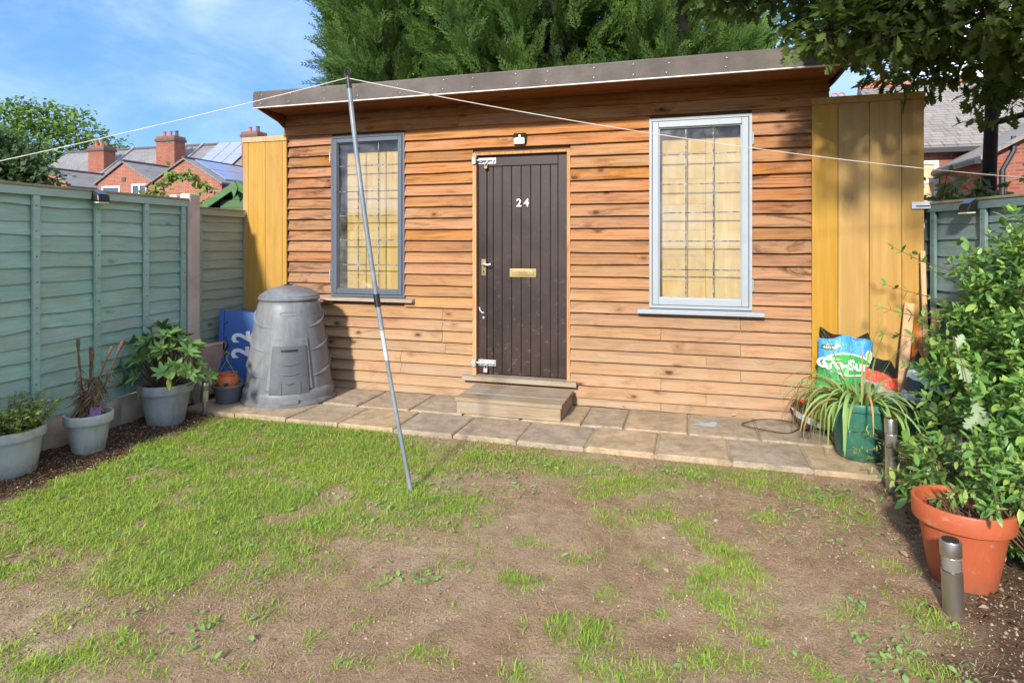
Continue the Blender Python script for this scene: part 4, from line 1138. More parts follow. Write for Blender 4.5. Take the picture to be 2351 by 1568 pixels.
def bin_patch(a0, a1, z0, z1, off, th, mat, nm, parent, taper=0.0, na=14, nz=10, bev=.0):
    v = []; f = []
    for lay in (0, 1):
        for i in range(nz+1):
            z = z0 + (z1-z0)*i/nz; w = 1 - taper*i/nz
            for k in range(na+1):
                a = CA + (a0 + (a1-a0)*k/na)*w; r = body_r(z) + (off if lay else off-th)
                v.append((BX+r*math.cos(a), BY+r*math.sin(a), BZ+z))
    n1 = na+1; n2 = n1*(nz+1)
    for i in range(nz):
        for k in range(na):
            q = i*n1+k
            f.append((n2+q, n2+q+1, n2+q+n1+1, n2+q+n1)); f.append((q+n1, q+n1+1, q+1, q))
    ed = [k for k in range(na+1)] + [i*n1+na for i in range(1,nz+1)] + [nz*n1+k for k in range(na-1,-1,-1)] + [i*n1 for i in range(nz-1,0,-1)]
    for i in range(len(ed)):
        a, b_ = ed[i], ed[(i+1) % len(ed)]
        f.append((a, b_, b_+n2, a+n2))
    return MB().add(v, f).build(nm, mat, parent, smooth=True, bevel=bev)
bin_patch(-.54, .54, .125, .535, .010, .02, M['bin'], 'hatch_surround', bin_, .10, bev=.006)
hatch = bin_patch(-.44, .44, .075, .480, .0185, .012, M['bin_dark'], 'hatch', bin_, .06, bev=.004)
for i, (hw, z) in enumerate(((.27, .345), (.25, .265), (.13, .195))):
    path = []
    for k in range(13):
        a = CA + hw*(k/6-1); zz = z - .012*(1-((k/6-1)**2)); r = body_r(zz) + .020
        path.append((BX+r*math.cos(a), BY+r*math.sin(a), BZ+zz))
    MB().tube(path, [.001+.007*math.sin(PI*k/12) for k in range(13)], 6).build('grip_rib', M['bin_dark'], hatch, smooth=True)
bin_patch(-.20, .20, .435, .452, .0215, .004, M['black'], 'hatch_slot', hatch, 0, 8, 2)
for s in (-1, 1):
    bin_patch(.20*s-.035, .20*s+.035, .10, .195, .024, .006, M['bin_dark'], 'hatch_tab', hatch, 0, 3, 3)
bin_patch(-.18, .18, .020, .055, .045, .02, M['bin'], 'vent_lip', bin_, 0, 8, 3, bev=.004)
for z0 in (.735, .545, .335):
    for s in (-1, 1):
        path = []
        for k in range(16):
            t_ = k/15; a = CA + s*(1.75 - 1.28*t_); zz = z0 - .115*(1-(1-t_)**1.6)
            r = body_r(zz) + .001
            path.append((BX+r*math.cos(a), BY+r*math.sin(a), BZ+zz))
        MB().tube(path, [.014]*10 + [.014*(1-(k+1)/6.5) for k in range(6)], 7).build('swirl_rib', M['bin'], bin_, smooth=True)
path = []
for k in range(25):
    a = 2*PI*k/24; zz = .735 + .016*math.sin(a); aa = CA + .27*math.cos(a); r = body_r(zz) + .001
    path.append((BX+r*math.cos(aa), BY+r*math.sin(aa), BZ+zz))
MB().tube(path, .003, 5).build('embossed_oval', M['bin'], bin_, smooth=True)

# ---------------------------------------------------------------- blue box on its end, stone slab, stake
Mx = Matrix.Translation((-3.91, 4.67, PZ+.004)) @ Matrix.Rotation(math.radians(17), 4, 'Z') @ Matrix.Rotation(math.radians(-5), 4, 'X')
bb = thing('recycling_box', 'blue plastic recycling box painted 22 standing on end behind the compost bin', 'box', (-3.93, 4.66, PZ))
def tub(b, w, h, d, tap, th):
    """open tub on its end: mouth towards -x"""
    o = [(-w/2,-d/2,0),(-w/2,d/2,0),(-w/2,d/2,h),(-w/2,-d/2,h)]; i_ = [(w/2,-d/2+tap,tap),(w/2,d/2-tap,tap),(w/2,d/2-tap,h-tap),(w/2,-d/2+tap,h-tap)]
    oi = [(-w/2,-d/2+th,th),(-w/2,d/2-th,th),(-w/2,d/2-th,h-th),(-w/2,-d/2+th,h-th)]; ii = [(w/2-th,-d/2+tap+th,tap+th),(w/2-th,d/2-tap-th,tap+th),(w/2-th,d/2-tap-th,h-tap-th),(w/2-th,-d/2+tap+th,h-tap-th)]
    f = [(4,5,6,7),(15,14,13,12)]
    for k in range(4):
        j = (k+1) % 4
        f += [(k,j,4+j,4+k),(8+j,8+k,12+k,12+j),(k,8+k,8+j,j)]
    b.add(o+i_+oi+ii, f); return b
tub(MB(Mx), .33, .70, .40, .022, .006).build('tub', M['bluebox'], bb, bevel=.008)
r_ = MB(Mx)
for a in ((-.18,-.142,-.222,-.2015,-.012,.712),(-.18,-.142,.2015,.222,-.012,.712)): r_.box(*a)
r_.build('rim', M['bluebox'], bb, bevel=.004)
for zz in (.12, .24, .47, .60):
    MB(Mx).box(-.141,-.118,-.216,-.198,zz-.010,zz+.010).build('rim_rib', M['bluebox'], bb, bevel=.002)
MB(Mx).box(-.17,.14,-.205,.19,-.0,.055).build('dark_base', M['black'], bb, bevel=.004)
MB(Mx).tube([(-.130,-.225,.36),(-.120,-.245,.42),(-.098,-.245,.435),(-.085,-.235,.40),(-.112,-.235,.355),(-.118,-.228,.30)], .006, 6).build('strap_hook', M['black'], bb, smooth=True)
for ch, zz in (('2', .33), ('2', .465)):
    text_obj(ch, .185, Mx @ Matrix.Translation((.015, -.197, zz)) @ Matrix.Rotation(PI/2, 4, 'X') @ Matrix.Rotation(PI/2+.08, 4, 'Z') @ Matrix.Diagonal((1,1.15,1,1)), 'painted_digit', M['paint_white'], bb, .001, .007)

Ms = Matrix.Translation((-4.045, 4.40, .03)) @ Matrix.Rotation(math.radians(86), 4, 'Z') @ Matrix.Rotation(math.radians(9), 4, 'X')
o = MB(Ms).box(-.225,.225,-.0,.042,0,.455).build('stone_slab', M['slab_pink'], None, bevel=.008)
tag(o, 'pinkish stone slab leaning on the fence left of the blue box', 'slab')
o = MB(Matrix.Translation((-3.955, 4.155, -.02)) @ Matrix.Rotation(.3, 4, 'Z') @ Matrix.Rotation(math.radians(-11), 4, 'Y')).box(-.035,.035,-.016,.016,0,.345).build('wooden_stake', M['step'], None, bevel=.003)
tag(o, 'short weathered wooden stake leaning beside the concrete post', 'stake')

# ---------------------------------------------------------------- pots
def pot(name, label, c, rb, rt, h, mat, band=.22, soil=.88, group=None, lip=.010, ribs=0, cat='pot'):
    t = thing(name, label, cat, c, group)
    zb = h*(1-band); rs = rb + (rt-rb)*(zb/h)
    p = [(.0,.0),(rb*.96,.0),(rb,.008),(rb+(rs-lip-rb)*.5,zb*.5),(rs-lip,zb-.004),(rs-lip*.9,zb),(rt-lip*.35,zb+.003),(rt-lip*.2,zb+.010),(rt,h-.006),(rt-.003,h),(rt-.014,h),(rt-.018,h-.01),(rs-lip-.02,h*.45),(.0,h*.42)]
    body = MB().lathe(p, c, 56, close=False).build('pot_body', mat, t, smooth=True, sharp=50)
    for k in range(ribs):
        z = zb*.80 - k*.011; r = rb + (rs-lip-rb)*(z/zb) + .001
        MB().lathe([(r-.004,z-.003),(r+.0015,z),(r-.004,z+.003)], c, 56, close=False).build('rim_groove', mat, t, smooth=True)
    n = 24; v = [(c[0], c[1], c[2]+h*soil+.006)]; f = []
    for ring in (1,2,3):
        for k in range(n):
            a = 2*PI*k/n; r = (rt-.024)*ring/3
            v.append((c[0]+r*math.cos(a), c[1]+r*math.sin(a), c[2]+h*soil+.012*(random.random()-.5)))
    for k in range(n):
        j = (k+1) % n
        f.append((0,1+k,1+j)); f += [(1+k,1+n+k,1+n+j,1+j),(1+n+k,1+2*n+k,1+2*n+j,1+n+j)]
    MB().add(v, f).build('soil', M['soil_pot'], t, smooth=True)
    return t
def to_np(ms): return np.array([[list(r) for r in m] for m in ms])
lsv, lsf = leaf_simple(1, .42, .12, .18)

# pot 1: flowering plant at the left edge
c = (-3.885, 2.60, 0.0)
p1 = pot('plant_pot', 'pale grey pot at the left edge planted with small purple flowers', c, .150, .195, .270, M['pot_grey'], group='grey plastic plant pots')
pl1 = thing('flowering_plant', 'bushy green plant with tiny purple flowers in the pot at the left edge', 'plant', (c[0], c[1], .25))
ms = []; st = MB(); tips = []
for k in range(150):
    a = random.uniform(0, 2*PI); r0 = random.random()**.5*.17; L_ = random.uniform(.10, .26)
    p0 = Vector((c[0]+r0*math.cos(a), c[1]+r0*math.sin(a), .245)); d = Vector((math.cos(a)*r0*4, math.sin(a)*r0*4, 1)).normalized()
    p1_ = p0 + d*L_ + Vector((0,0,-.02))
    st.tube([p0, p0+d*L_*.5, p1_], [.002,.0016,.001], 4); tips.append(p1_)
    for q in range(12):
        tt = random.uniform(.25, 1.0); b_ = random.uniform(0, 2*PI)
        ms.append(frame(p0.lerp(p1_, tt), (math.cos(b_), math.sin(b_), random.uniform(-.2,.7)), s=random.uniform(.022,.042), roll=random.uniform(-.6,.6)))
st.build('stems', M['twig'], pl1)
scatter(pl1, 'leaf', lsv, lsf, ms, M['flowerleaf'], 200)
fm = []
for p in random.sample(tips, 26):
    for q in range(9):
        b_ = random.uniform(0, 2*PI); fm.append(frame(p + Vector((random.gauss(0,.006), random.gauss(0,.006), q*.005)), (math.cos(b_), math.sin(b_), .4), s=random.uniform(.008,.013)))
fv, ff = leaf_simple(1, .8, .1, .1)
o = scatter(pl1, 'petal', fv, ff, fm, M['purple'], 0, 'flowers')
st = MB()
for (dx, dy, L_) in ((.12,.14,.30),(.17,-.02,.25),(.02,-.2,.2),(.1,-.16,.22)):
    p0 = Vector((c[0]+dx*.8, c[1]+dy*.8, .25)); st.tube([p0, p0+Vector((dx*.2,dy*.2,L_*.6)), p0+Vector((dx*.7,dy*.7,L_*.9))], [.002,.0015,.001], 4)
st.build('loose_stems', M['strapdead'], pl1)

# pot 2: dead lily stems
c = (-3.778, 3.030, 0.0)
pot('plant_pot', 'small pale grey pot with dead brown lily stems', c, .092, .141, .252, M['pot_grey'], .24, group='grey plastic plant pots')
dl = thing('dead_lily', 'withered brown lily stems standing in the small grey pot', 'plant', (c[0], c[1], .22))
dm = []
sv_ = [((-.05,.02),(-.11,.0),(-.13,.03),.62),((0,.02),(-.02,.02),(-.04,.05),.57),((.0,-.01),(.02,.0),(.01,.02),.55),((.06,.02),(.12,.05),(.19,.09),.62),((.03,-.03),(.08,.0),(.13,.06),.58),((-.02,-.03),(-.03,-.04),(-.04,-.03),.36)]
for b0, b1, b2, H_ in sv_:
    p0 = Vector((c[0]+b0[0]*.6, c[1]+b0[1]*.6, .22)); p1_ = Vector((c[0]+b1[0]*.8, c[1]+b1[1], .22+H_*.45)); p2 = Vector((c[0]+b2[0], c[1]+b2[1], H_+.10))
    path = []
    for k in range(11):
        t_ = k/10; path.append(p0*(1-t_)**2 + p1_*2*t_*(1-t_) + p2*t_*t_)
    MB().tube(path, [.0068-.002*k/10 + random.uniform(-.0015,.0022) + (.005 if k > 8 else 0) for k in range(11)], 7).build('stem', M['deadstem'], dl, smooth=True)
    for k in range(150):
        t_ = random.random()**1.5; p = p0*(1-t_)**2 + p1_*2*t_*(1-t_) + p2*t_*t_; a = random.uniform(0, 2*PI)
        up = random.uniform(-.9, .1) if t_ < .8 else random.uniform(.2, .9)
        dm.append(frame(p, (math.cos(a), math.sin(a), up), s=random.uniform(.04,.11) if t_ < .6 else random.uniform(.012,.024), roll=random.uniform(-1,1)))
dv, df = leaf_simple(1, .07, .3, .6)
M['deadleaf'] = m_leaf('withered_leaf', [lin('#6b4a34'), lin('#8a664a'), lin('#4a3324'), lin('#a58a6a')], .8, .1, .15)
scatter(dl, 'withered_leaf', dv, df, dm, M['deadleaf'], 0, 'withered_leaves')
o = MB(Matrix.Translation((c[0]+.085, c[1]-.03, .225)) @ Matrix.Rotation(.5,4,'Z') @ Matrix.Rotation(-.25,4,'X')).prism([(-.035,0,0),(.035,0,0),(.035,0,.07),(-.030,0,.075)], (0,.0016,0)).build('plant_label', M['purple'], None)
tag(o, 'small purple plant label stuck in the pot of dead stems', 'plant label')

# pot 3: rhododendron
c = (-3.800, 3.660, 0.0)
pot('plant_pot', 'large blue-grey pot with a rhododendron beside the bollard light', c, .126, .189, .310, M['pot_blue'], .22, group='grey plastic plant pots')
rh = thing('rhododendron', 'leafy rhododendron bush with long glossy leaves in the blue-grey pot', 'shrub', (c[0], c[1], .28))
ms = []; ym = []; br = []
for k in range(72):
    a = random.uniform(0, 2*PI); e = random.uniform(.0, 1.4); R = random.uniform(.24, .36)
    tip = Vector((c[0]+.34*math.cos(a)*math.cos(e)*R/.33*1.05, c[1]+.28*math.sin(a)*math.cos(e)*R/.33*.9, .31+.40*math.sin(e)*R/.33))
    p0 = Vector((c[0]+random.uniform(-.03,.03), c[1]+random.uniform(-.03,.03), .27)); m_ = p0.lerp(tip, .5) + Vector((0,0,-.03))
    br.append((p0, m_, tip)); out = (tip-p0).normalized(); nl = random.randint(6, 8)
    for q in range(nl):
        b_ = 2*PI*q/nl + random.uniform(-.3,.3)
        u = out.orthogonal().normalized(); w = out.cross(u)
        d = (u*math.cos(b_) + w*math.sin(b_))*1.0 + out*random.uniform(.3,.9) + Vector((0,0,.10))
        ms.append(frame(tip + out*random.uniform(-.015,.01), d, up=out, s=random.uniform(.07,.105)))
st = MB()
for a in br: st.tube(list(a), [.007,.005,.004], 5)
st.build('branches', M['twig'], rh, smooth=True)
rv, rf = leaf_simple(1, .36, .10, .18)
scatter(rh, 'leaf', rv, rf, ms, M['rhodo'], 300, smooth=True)
for (dx, dy, z, az, el) in ((-.02,-.19,.33,-1.6,-1.2),(.02,-.14,.40,-.5,.1),(-.17,-.16,.36,-2.0,-1.0),(.16,-.12,.40,-1.0,-.9)):
    me_ = bpy.data.meshes.get('yellow_leaf') or fast_mesh('yellow_leaf', rv, [f for f in rf if len(f)==4], [f for f in rf if len(f)==3], None, True)
    if not len(me_.materials): me_.materials.append(M['rhodo_yellow'])
    link('yellow_leaf', me_, None, rh, mw=frame((c[0]+dx, c[1]+dy, z), (math.cos(az)*.6, math.sin(az)*.6, el), s=.115, roll=.4))

# bowl with a terracotta strawberry planter
c = (-3.712, 4.200, PZ)
pot('bowl_planter', 'low dark grey plastic bowl on the paving left of the compost bin', c, .090, .124, .150, M['pot_dark'], .16, .8, lip=.006)
sp_ = thing('strawberry_planter', 'small terracotta planter with side pockets and green wire hanger set in the dark bowl', 'planter', (c[0], c[1], .15))
zc = PZ+.105
MB().lathe([(.0,.0),(.074,.0),(.086,.03),(.090,.07),(.080,.105),(.066,.118),(.070,.122),(.070,.138),(.060,.138),(.056,.115),(.0,.105)], (c[0],c[1],zc), 36, close=False).build('planter_body', M['terracotta2'], sp_, smooth=True)
for a in (CA-.1, CA+1.3, CA-1.5):
    Mp = Matrix.Translation((c[0]+.084*math.cos(a), c[1]+.084*math.sin(a), zc+.055)) @ Matrix.Rotation(a, 4, 'Z') @ Matrix.Rotation(PI/2-.35, 4, 'Y')
    MB(Mp).lathe([(.014,-.012),(.027,.010),(.023,.013),(.012,.0)], seg=16, close=False).build('side_pocket', M['terracotta2'], sp_, smooth=True)
    MB(Mp).lathe([(.021,.0085),(.021,.0090)], seg=14).build('pocket_soil', M['soil_pot'], sp_)
for k in range(3):
    a = CA + .9 + k*2.1
    MB().tube([(c[0]+.090*math.cos(a), c[1]+.090*math.sin(a), zc+.07), (c[0]+.085*math.cos(a), c[1]+.085*math.sin(a), zc+.12), (c[0]-.012, c[1], zc+.245)], .0028, 5).build('hanger_wire', M['strap'], sp_, smooth=True)
MB().tube([(c[0]-.012, c[1], zc+.235), (c[0]-.014, c[1], zc+.265), (c[0]-.004, c[1], zc+.288)] + [(c[0]-.012+.022*math.cos(q), c[1], zc+.290+.020*math.sin(q)) for q in [0, .6, 1.2, 1.8, 2.4, 3.0]], .005, 6).build('hanger_hook', M['strap'], sp_, smooth=True)
ms = []
for k in range(95):
    a = random.choice((CA-1.25, CA+1.25, CA+1.5)) + random.gauss(0,.28); r = random.uniform(.075,.125)
    b_ = random.uniform(0, 2*PI)
    ms.append(frame((c[0]+r*math.cos(a), c[1]+r*math.sin(a), zc+random.uniform(.0,.085)), (math.cos(b_), math.sin(b_), random.uniform(-.3,.8)), s=random.uniform(.014,.026)))
cr = thing('trailing_plant', 'small trailing green plant spilling round the terracotta planter', 'plant', (c[0], c[1], .17))
scatter(cr, 'leaf', *leaf_simple(1,.6,.1,.2), ms, M['hedge'], 95)

# stainless bollard lights
def bollard(label, p, r, h, tilt=(0,0), spike=None):
    t = thing('bollard_light', label, 'garden light', (p[0], p[1], 0), 'stainless steel solar bollard lights')
    Mb = Matrix.Translation(p) @ Euler((tilt[0], tilt[1], 0)).to_matrix().to_4x4()
    b0 = spike or 0
    if spike: MB(Mb).lathe([(r*.42,-.03),(r*.42,spike)], seg=16).build('spike', M['stainless'], t, smooth=True)
    MB(Mb).lathe([(r,b0),(r,b0+(h-b0)*.60),(r*.9,b0+(h-b0)*.605)], seg=28).build('tube', M['stainless'], t, smooth=True)
    q = b0+(h-b0)*.608; e = b0+(h-b0)*.80; pr2 = []
    for k in range(9): pr2 += [(r*(.97 if k % 2 else .90), q+(e-q)*k/8)]
    MB(Mb).lathe(pr2, seg=28).build('lens', M['clear'], t, smooth=True, sharp=80)
    MB(Mb).lathe([(r*1.02,e+.001),(r*1.02,h-.004),(r*.97,h)], seg=28).build('cap', M['stainless'], t, smooth=True)
    MB(Mb).lathe([(r*.80,h+.0005),(r*.80,h+.002)], seg=24).build('solar_cell', M['black'], t)
bollard('short steel bollard light on a spike beside the blue-grey rhododendron pot', (-3.690, 3.915, 0), .030, .262, (0,.05), .115)
bollard('front stainless steel bollard light before the terracotta pot', (.915, 2.592, 0), .034, .278, (.02,-.05))
bollard('rear stainless steel bollard light half hidden by hedge beside the green pot', (1.050, 3.80, 0), .031, .395, (0,-.02))

# ---------------------------------------------------------------- terracotta pot on the right
c = (1.040, 2.862, 0.0)
pot('plant_pot', 'large orange terracotta-coloured pot at the foot of the hedge', c, .112, .176, .322, M['terracotta'], .24, .80, group='plant pots on the right')
tp = thing('dry_pot_plant', 'dry brown twiggy plant in the terracotta pot', 'plant', (c[0], c[1], .26))
st = MB()
for k in range(130):
    a = random.uniform(0, 2*PI); r0 = random.random()**.6*.12; p0 = Vector((c[0]+r0*math.cos(a), c[1]+r0*math.sin(a), .255))
    d = Vector((random.gauss(-.35,.4), random.gauss(.1,.4), 1)).normalized(); L_ = random.uniform(.03,.09)
    st.tube([p0, p0+d*L_*.6, p0+d*L_+Vector((d.x*.02,d.y*.02,-.005))], [.0014,.0012,.0007], 4, False)
st.build('dry_twigs', M['deadstem'], tp)
o = MB(Matrix.Translation((c[0]+.07, c[1]-.02, .27)) @ Matrix.Rotation(.9,4,'Z') @ Matrix.Rotation(.4,4,'X')).prism([(-.022,0,0),(.022,0,0),(.026,0,.05),(.01,0,.075),(-.018,0,.062)], (0,.002,0)).build('plant_label', M['white_plastic'], None)
tag(o, 'pale plastic plant label standing in the terracotta pot', 'plant label')

# ---------------------------------------------------------------- green pot with strap leaves
c = (1.000, 4.262, PZ)
pot('plant_pot', 'dark green ribbed pot overflowing with strap-shaped leaves', c, .130, .182, .352, M['pot_green'], .14, .9, group='plant pots on the right', ribs=5)
sl = thing('strap_leaf_plant', 'sprawling pale green strap-leaved plant in the dark green pot', 'plant', (c[0], c[1], .36))
for k in range(120):
    a = random.uniform(0, 2*PI); r0 = random.random()**.6*.10
    if random.random() < .35: a = random.uniform(2.0, 4.0)
    p = Vector((c[0]+r0*math.cos(a), c[1]+r0*math.sin(a), PZ+.315)); L_ = random.uniform(.28,.62); el = random.uniform(.35,1.15); n = 9
    if k < 14: el = random.uniform(1.2, 1.5); L_ = random.uniform(.4,.62)
    w = random.uniform(.008,.0145); v = []; f = []; az = a + random.uniform(-.5,.5); gr = random.uniform(1.6,3.4) if k >= 14 else random.uniform(.3,.9)
    if k < 14: w *= .45
    dead = random.random() < .10
    for i in range(n+1):
        t_ = i/n; ww = w*(1-.85*t_**2.2)*(1.0 if i else .8)
        sx, sy = -math.sin(az), math.cos(az)
        v += [(p.x+sx*ww, p.y+sy*ww, p.z+ww*.25), (p.x, p.y, p.z-ww*.2), (p.x-sx*ww, p.y-sy*ww, p.z+ww*.25)]
        d = Vector((math.cos(az)*math.cos(el), math.sin(az)*math.cos(el), math.sin(el)))
        p = p + d*(L_/n); el = max(-1.5, el - gr/n*(1+.6*t_)); az += random.uniform(-.05,.05)
        if p.z < PZ+.012: p.z = PZ+.012; el = max(el, -.02)
        rr = math.hypot(p.x-c[0], p.y-c[1])
        if p.z < PZ+.35 and rr < .195:
            p.x = c[0]+(p.x-c[0])/max(rr,.01)*.195 if i > 2 else p.x; p.y = c[1]+(p.y-c[1])/max(rr,.01)*.195 if i > 2 else p.y
        p.y = min(p.y, YW-.08)
    for i in range(n): a_ = i*3; f += [(a_,a_+3,a_+4,a_+1),(a_+1,a_+4,a_+5,a_+2)]
    MB().add(v, f).build('leaf', M['strapdead'] if dead else M['strap'], sl, smooth=True)

# ---------------------------------------------------------------- compost sacks
def m_sack(name, stops, split=None, axis='Z', rough=.3):
    n = NT(name); g_ = n.n('TexCoord').outputs['Generated']
    s = n.n('SeparateXYZ', Vector=g_).outputs
    w = n.noise(g_, 3.0, 3, .5)
    f = n.math('ADD', s[axis], n.math('MULTIPLY', n.math('SUBTRACT', w, .5), .12))
    if split: f = n.math('ADD', f, n.math('MULTIPLY', n.math('SUBTRACT', s['X'], .5), split))
    c_ = n.ramp(f, stops, 'CONSTANT')
    n.bump(n.noise(g_, 7, 5, .65, 1.2), .55, .03)
    return n.fin(c_, rough, 0, .5)
def sack(name, label, Mx, w, h, d, mat, seed, open_top=True, lining=M['black']):
    t = thing(name, label, 'compost sack', tuple(Mx.translation), 'plastic compost sacks by the yellow panel')
    N_ = 16; v = []; f = []
    def front(u, q):
        e = max(0, 1-abs(u)**3.2)**.5*max(0, 1-abs(2*q-.9)**4.5 if q < .45 else 1-.55*((q-.45)/.55)**2)**.5
        return -(d*.5*e + .018*(float(fbm(np.array(u*2.3+seed), np.array(q*4+seed), 3))-.5)*2*min(1, e*2))
    for side in (1, -1):
        for i in range(N_+1):
            for k in range(N_+1):
                u = -1+2*k/N_; q = i/N_
                x = u*w/2*(1-.08*q + .05*math.sin(q*5+seed)); z = q*h + (.022*math.sin(u*2.2+seed) + .008*math.sin(u*7+seed*2))*q*q
                v.append((x, front(u, q)*side, z))
    n1 = N_+1; n2 = n1*n1
    for i in range(N_):
        for k in range(N_):
            a = i*n1+k
            f += [(a, a+1, a+n1+1, a+n1), (n2+a+n1, n2+a+n1+1, n2+a+1, n2+a)]
    MB(Mx).add(v, f).build('sack_body', mat, t, smooth=True, sharp=70)
    if open_top:   # crumpled open mouth showing the black lining
        v = []; f = []
        for i in range(4):
            for k in range(25):
                a = 2*PI*k/24; rr = 1 + .02*i
                z = h*.985 + i*.016*(1+.9*math.sin(a*2+seed)) + .022*math.sin(math.cos(a)*2.2+seed) + .008*math.sin(math.cos(a)*7+seed*2)
                v.append((w*.45*math.cos(a)*rr*(.98-.04*i), d*.36*math.sin(a)*rr + (.02*i), z))
        for i in range(3):
            for k in range(24): f.append((i*25+k, i*25+k+1, (i+1)*25+k+1, (i+1)*25+k))
        MB(Mx).add(v, f).build('open_mouth', lining, t, smooth=True)
    return t, front
Mb1 = Matrix.Translation((1.010, 4.775, PZ+.003)) @ Matrix.Rotation(math.radians(4), 4, 'Z') @ Matrix.Rotation(math.radians(-7), 4, 'X') @ Matrix.Rotation(math.radians(4), 4, 'Y')
BL, GR, WH = lin('#3f96d8'), lin('#3f9a4a'), lin('#e6efe6')
t, fr_ = sack('compost_sack', 'blue and green sack lettered Gro-Sure leaning on the yellow panel', Mb1, .39, .640, .17, m_sack('blue_green_sack_print', [(0, lin('#e0b83a')), (.20, lin('#5fae52')), (.38, lin('#e2eee0')), (.42, GR), (.62, lin('#7cc06a')), (.68, BL)], .12), 1.3)
def on_sack(me_o, Mx, fr, w, h, lift):
    inv = Mx.inverted()
    for vv in me_o.data.vertices:
        q = vv.co; u = max(-1, min(1, q.x/(w/2))); s = max(0, min(1, q.z/h))
        vv.co = Mx @ Vector((q.x, fr(u, s)-lift + q.y, q.z))
def disc(cx_, cz_, rx, rz, nm, mat, lift):
    n = 28; v = [(cx_, 0, cz_)] + [(cx_+rx*math.cos(2*PI*k/n), 0, cz_+rz*math.sin(2*PI*k/n)) for k in range(n)] + [(cx_+rx*.55*math.cos(2*PI*k/n), 0, cz_+rz*.55*math.sin(2*PI*k/n)) for k in range(n)]
    f = [(0, 1+n+k, 1+n+(k+1)%n) for k in range(n)] + [(1+n+k, 1+k, 1+(k+1)%n, 1+n+(k+1)%n) for k in range(n)]
    o = MB().add(v, f).build(nm, mat, t); on_sack(o, Mb1, fr_, .39, .640, lift); return o
M['p_white'] = m_plain('sack_white_print', lin('#eef3ee'), .35, bump=0); M['p_green'] = m_plain('sack_green_print', lin('#3d9c48'), .35, bump=0); M['p_dkgreen'] = m_plain('sack_dark_green_print', lin('#2c6e3a'), .35, bump=0); M['p_lime'] = m_plain('sack_lime_print', lin('#8fca6a'), .35, bump=0)
disc(.0, .465, .160, .078, 'printed_oval', M['p_white'], .004)
disc(.0, .465, .150, .069, 'printed_oval', M['p_green'], .006)
o = text_obj('Gro-Sure', .094, Matrix.Translation((-.012, 0, .460)) @ Matrix.Rotation(PI/2, 4, 'X'), 'printed_word', M['p_white'], t, 0, .003); on_sack(o, Mb1, fr_, .39, .640, .0085)
disc(-.120, .575, .052, .020, 'printed_badge', M['p_dkgreen'], .004)
for k in range(6): disc(-.152+.013*k, .572, .004, .007+.002*(k % 2), 'badge_mark', M['p_white'], .006)
for dx, rz in ((-.078,.016),(-.066,.012)): disc(dx+.005, .590, .011, rz, 'badge_leaf', M['p_lime'], .006)
disc(.135, .535, .022, .040, 'printed_leaf', M['p_white'], .004); disc(.135, .535, .017, .033, 'printed_leaf', M['p_lime'], .006)
Mb2 = Matrix.Translation((1.225, 4.745, PZ+.003)) @ Matrix.Rotation(math.radians(-8), 4, 'Z') @ Matrix.Rotation(math.radians(-6), 4, 'X')
sack('compost_sack', 'red and grey sack slumped between the blue sack and the green sack', Mb2, .25, .455, .16, m_sack('red_sack_print', [(0, lin('#5c5f66')), (.35, lin('#c8402c')), (.52, lin('#8d9098')), (.72, lin('#d2452e')), (.90, lin('#1e1c1e'))], .2), 4.1)
Mb3 = Matrix.Translation((1.375, 4.60, PZ+.003)) @ Matrix.Rotation(math.radians(-24), 4, 'Z') @ Matrix.Rotation(math.radians(-4), 4, 'X') @ Matrix.Rotation(math.radians(14), 4, 'Y')
sack('compost_sack', 'dark green sack with pale label patches behind the hedge twigs', Mb3, .29, .53, .15, m_sack('green_sack_print', [(0, lin('#1e4a3a')), (.35, lin('#20262a')), (.5, lin('#9aa8b4')), (.58, lin('#1c4438')), (.74, lin('#dfe4de')), (.84, lin('#2a7a56'))], .35), 7.7)
Mb4 = Matrix.Translation((.855, 4.72, PZ+.004)) @ Matrix.Rotation(math.radians(20), 4, 'Z') @ Matrix.Rotation(math.radians(-52), 4, 'X')
sack('compost_sack', 'crumpled brown and white sack lying on the paving left of the green pot', Mb4, .25, .22, .12, m_sack('brown_sack_print', [(0, lin('#6e3a34')), (.3, lin('#c9c4bf')), (.5, lin('#7a3530')), (.62, lin('#3c2a24')), (.8, lin('#c8402c'))], .5), 2.6, False)

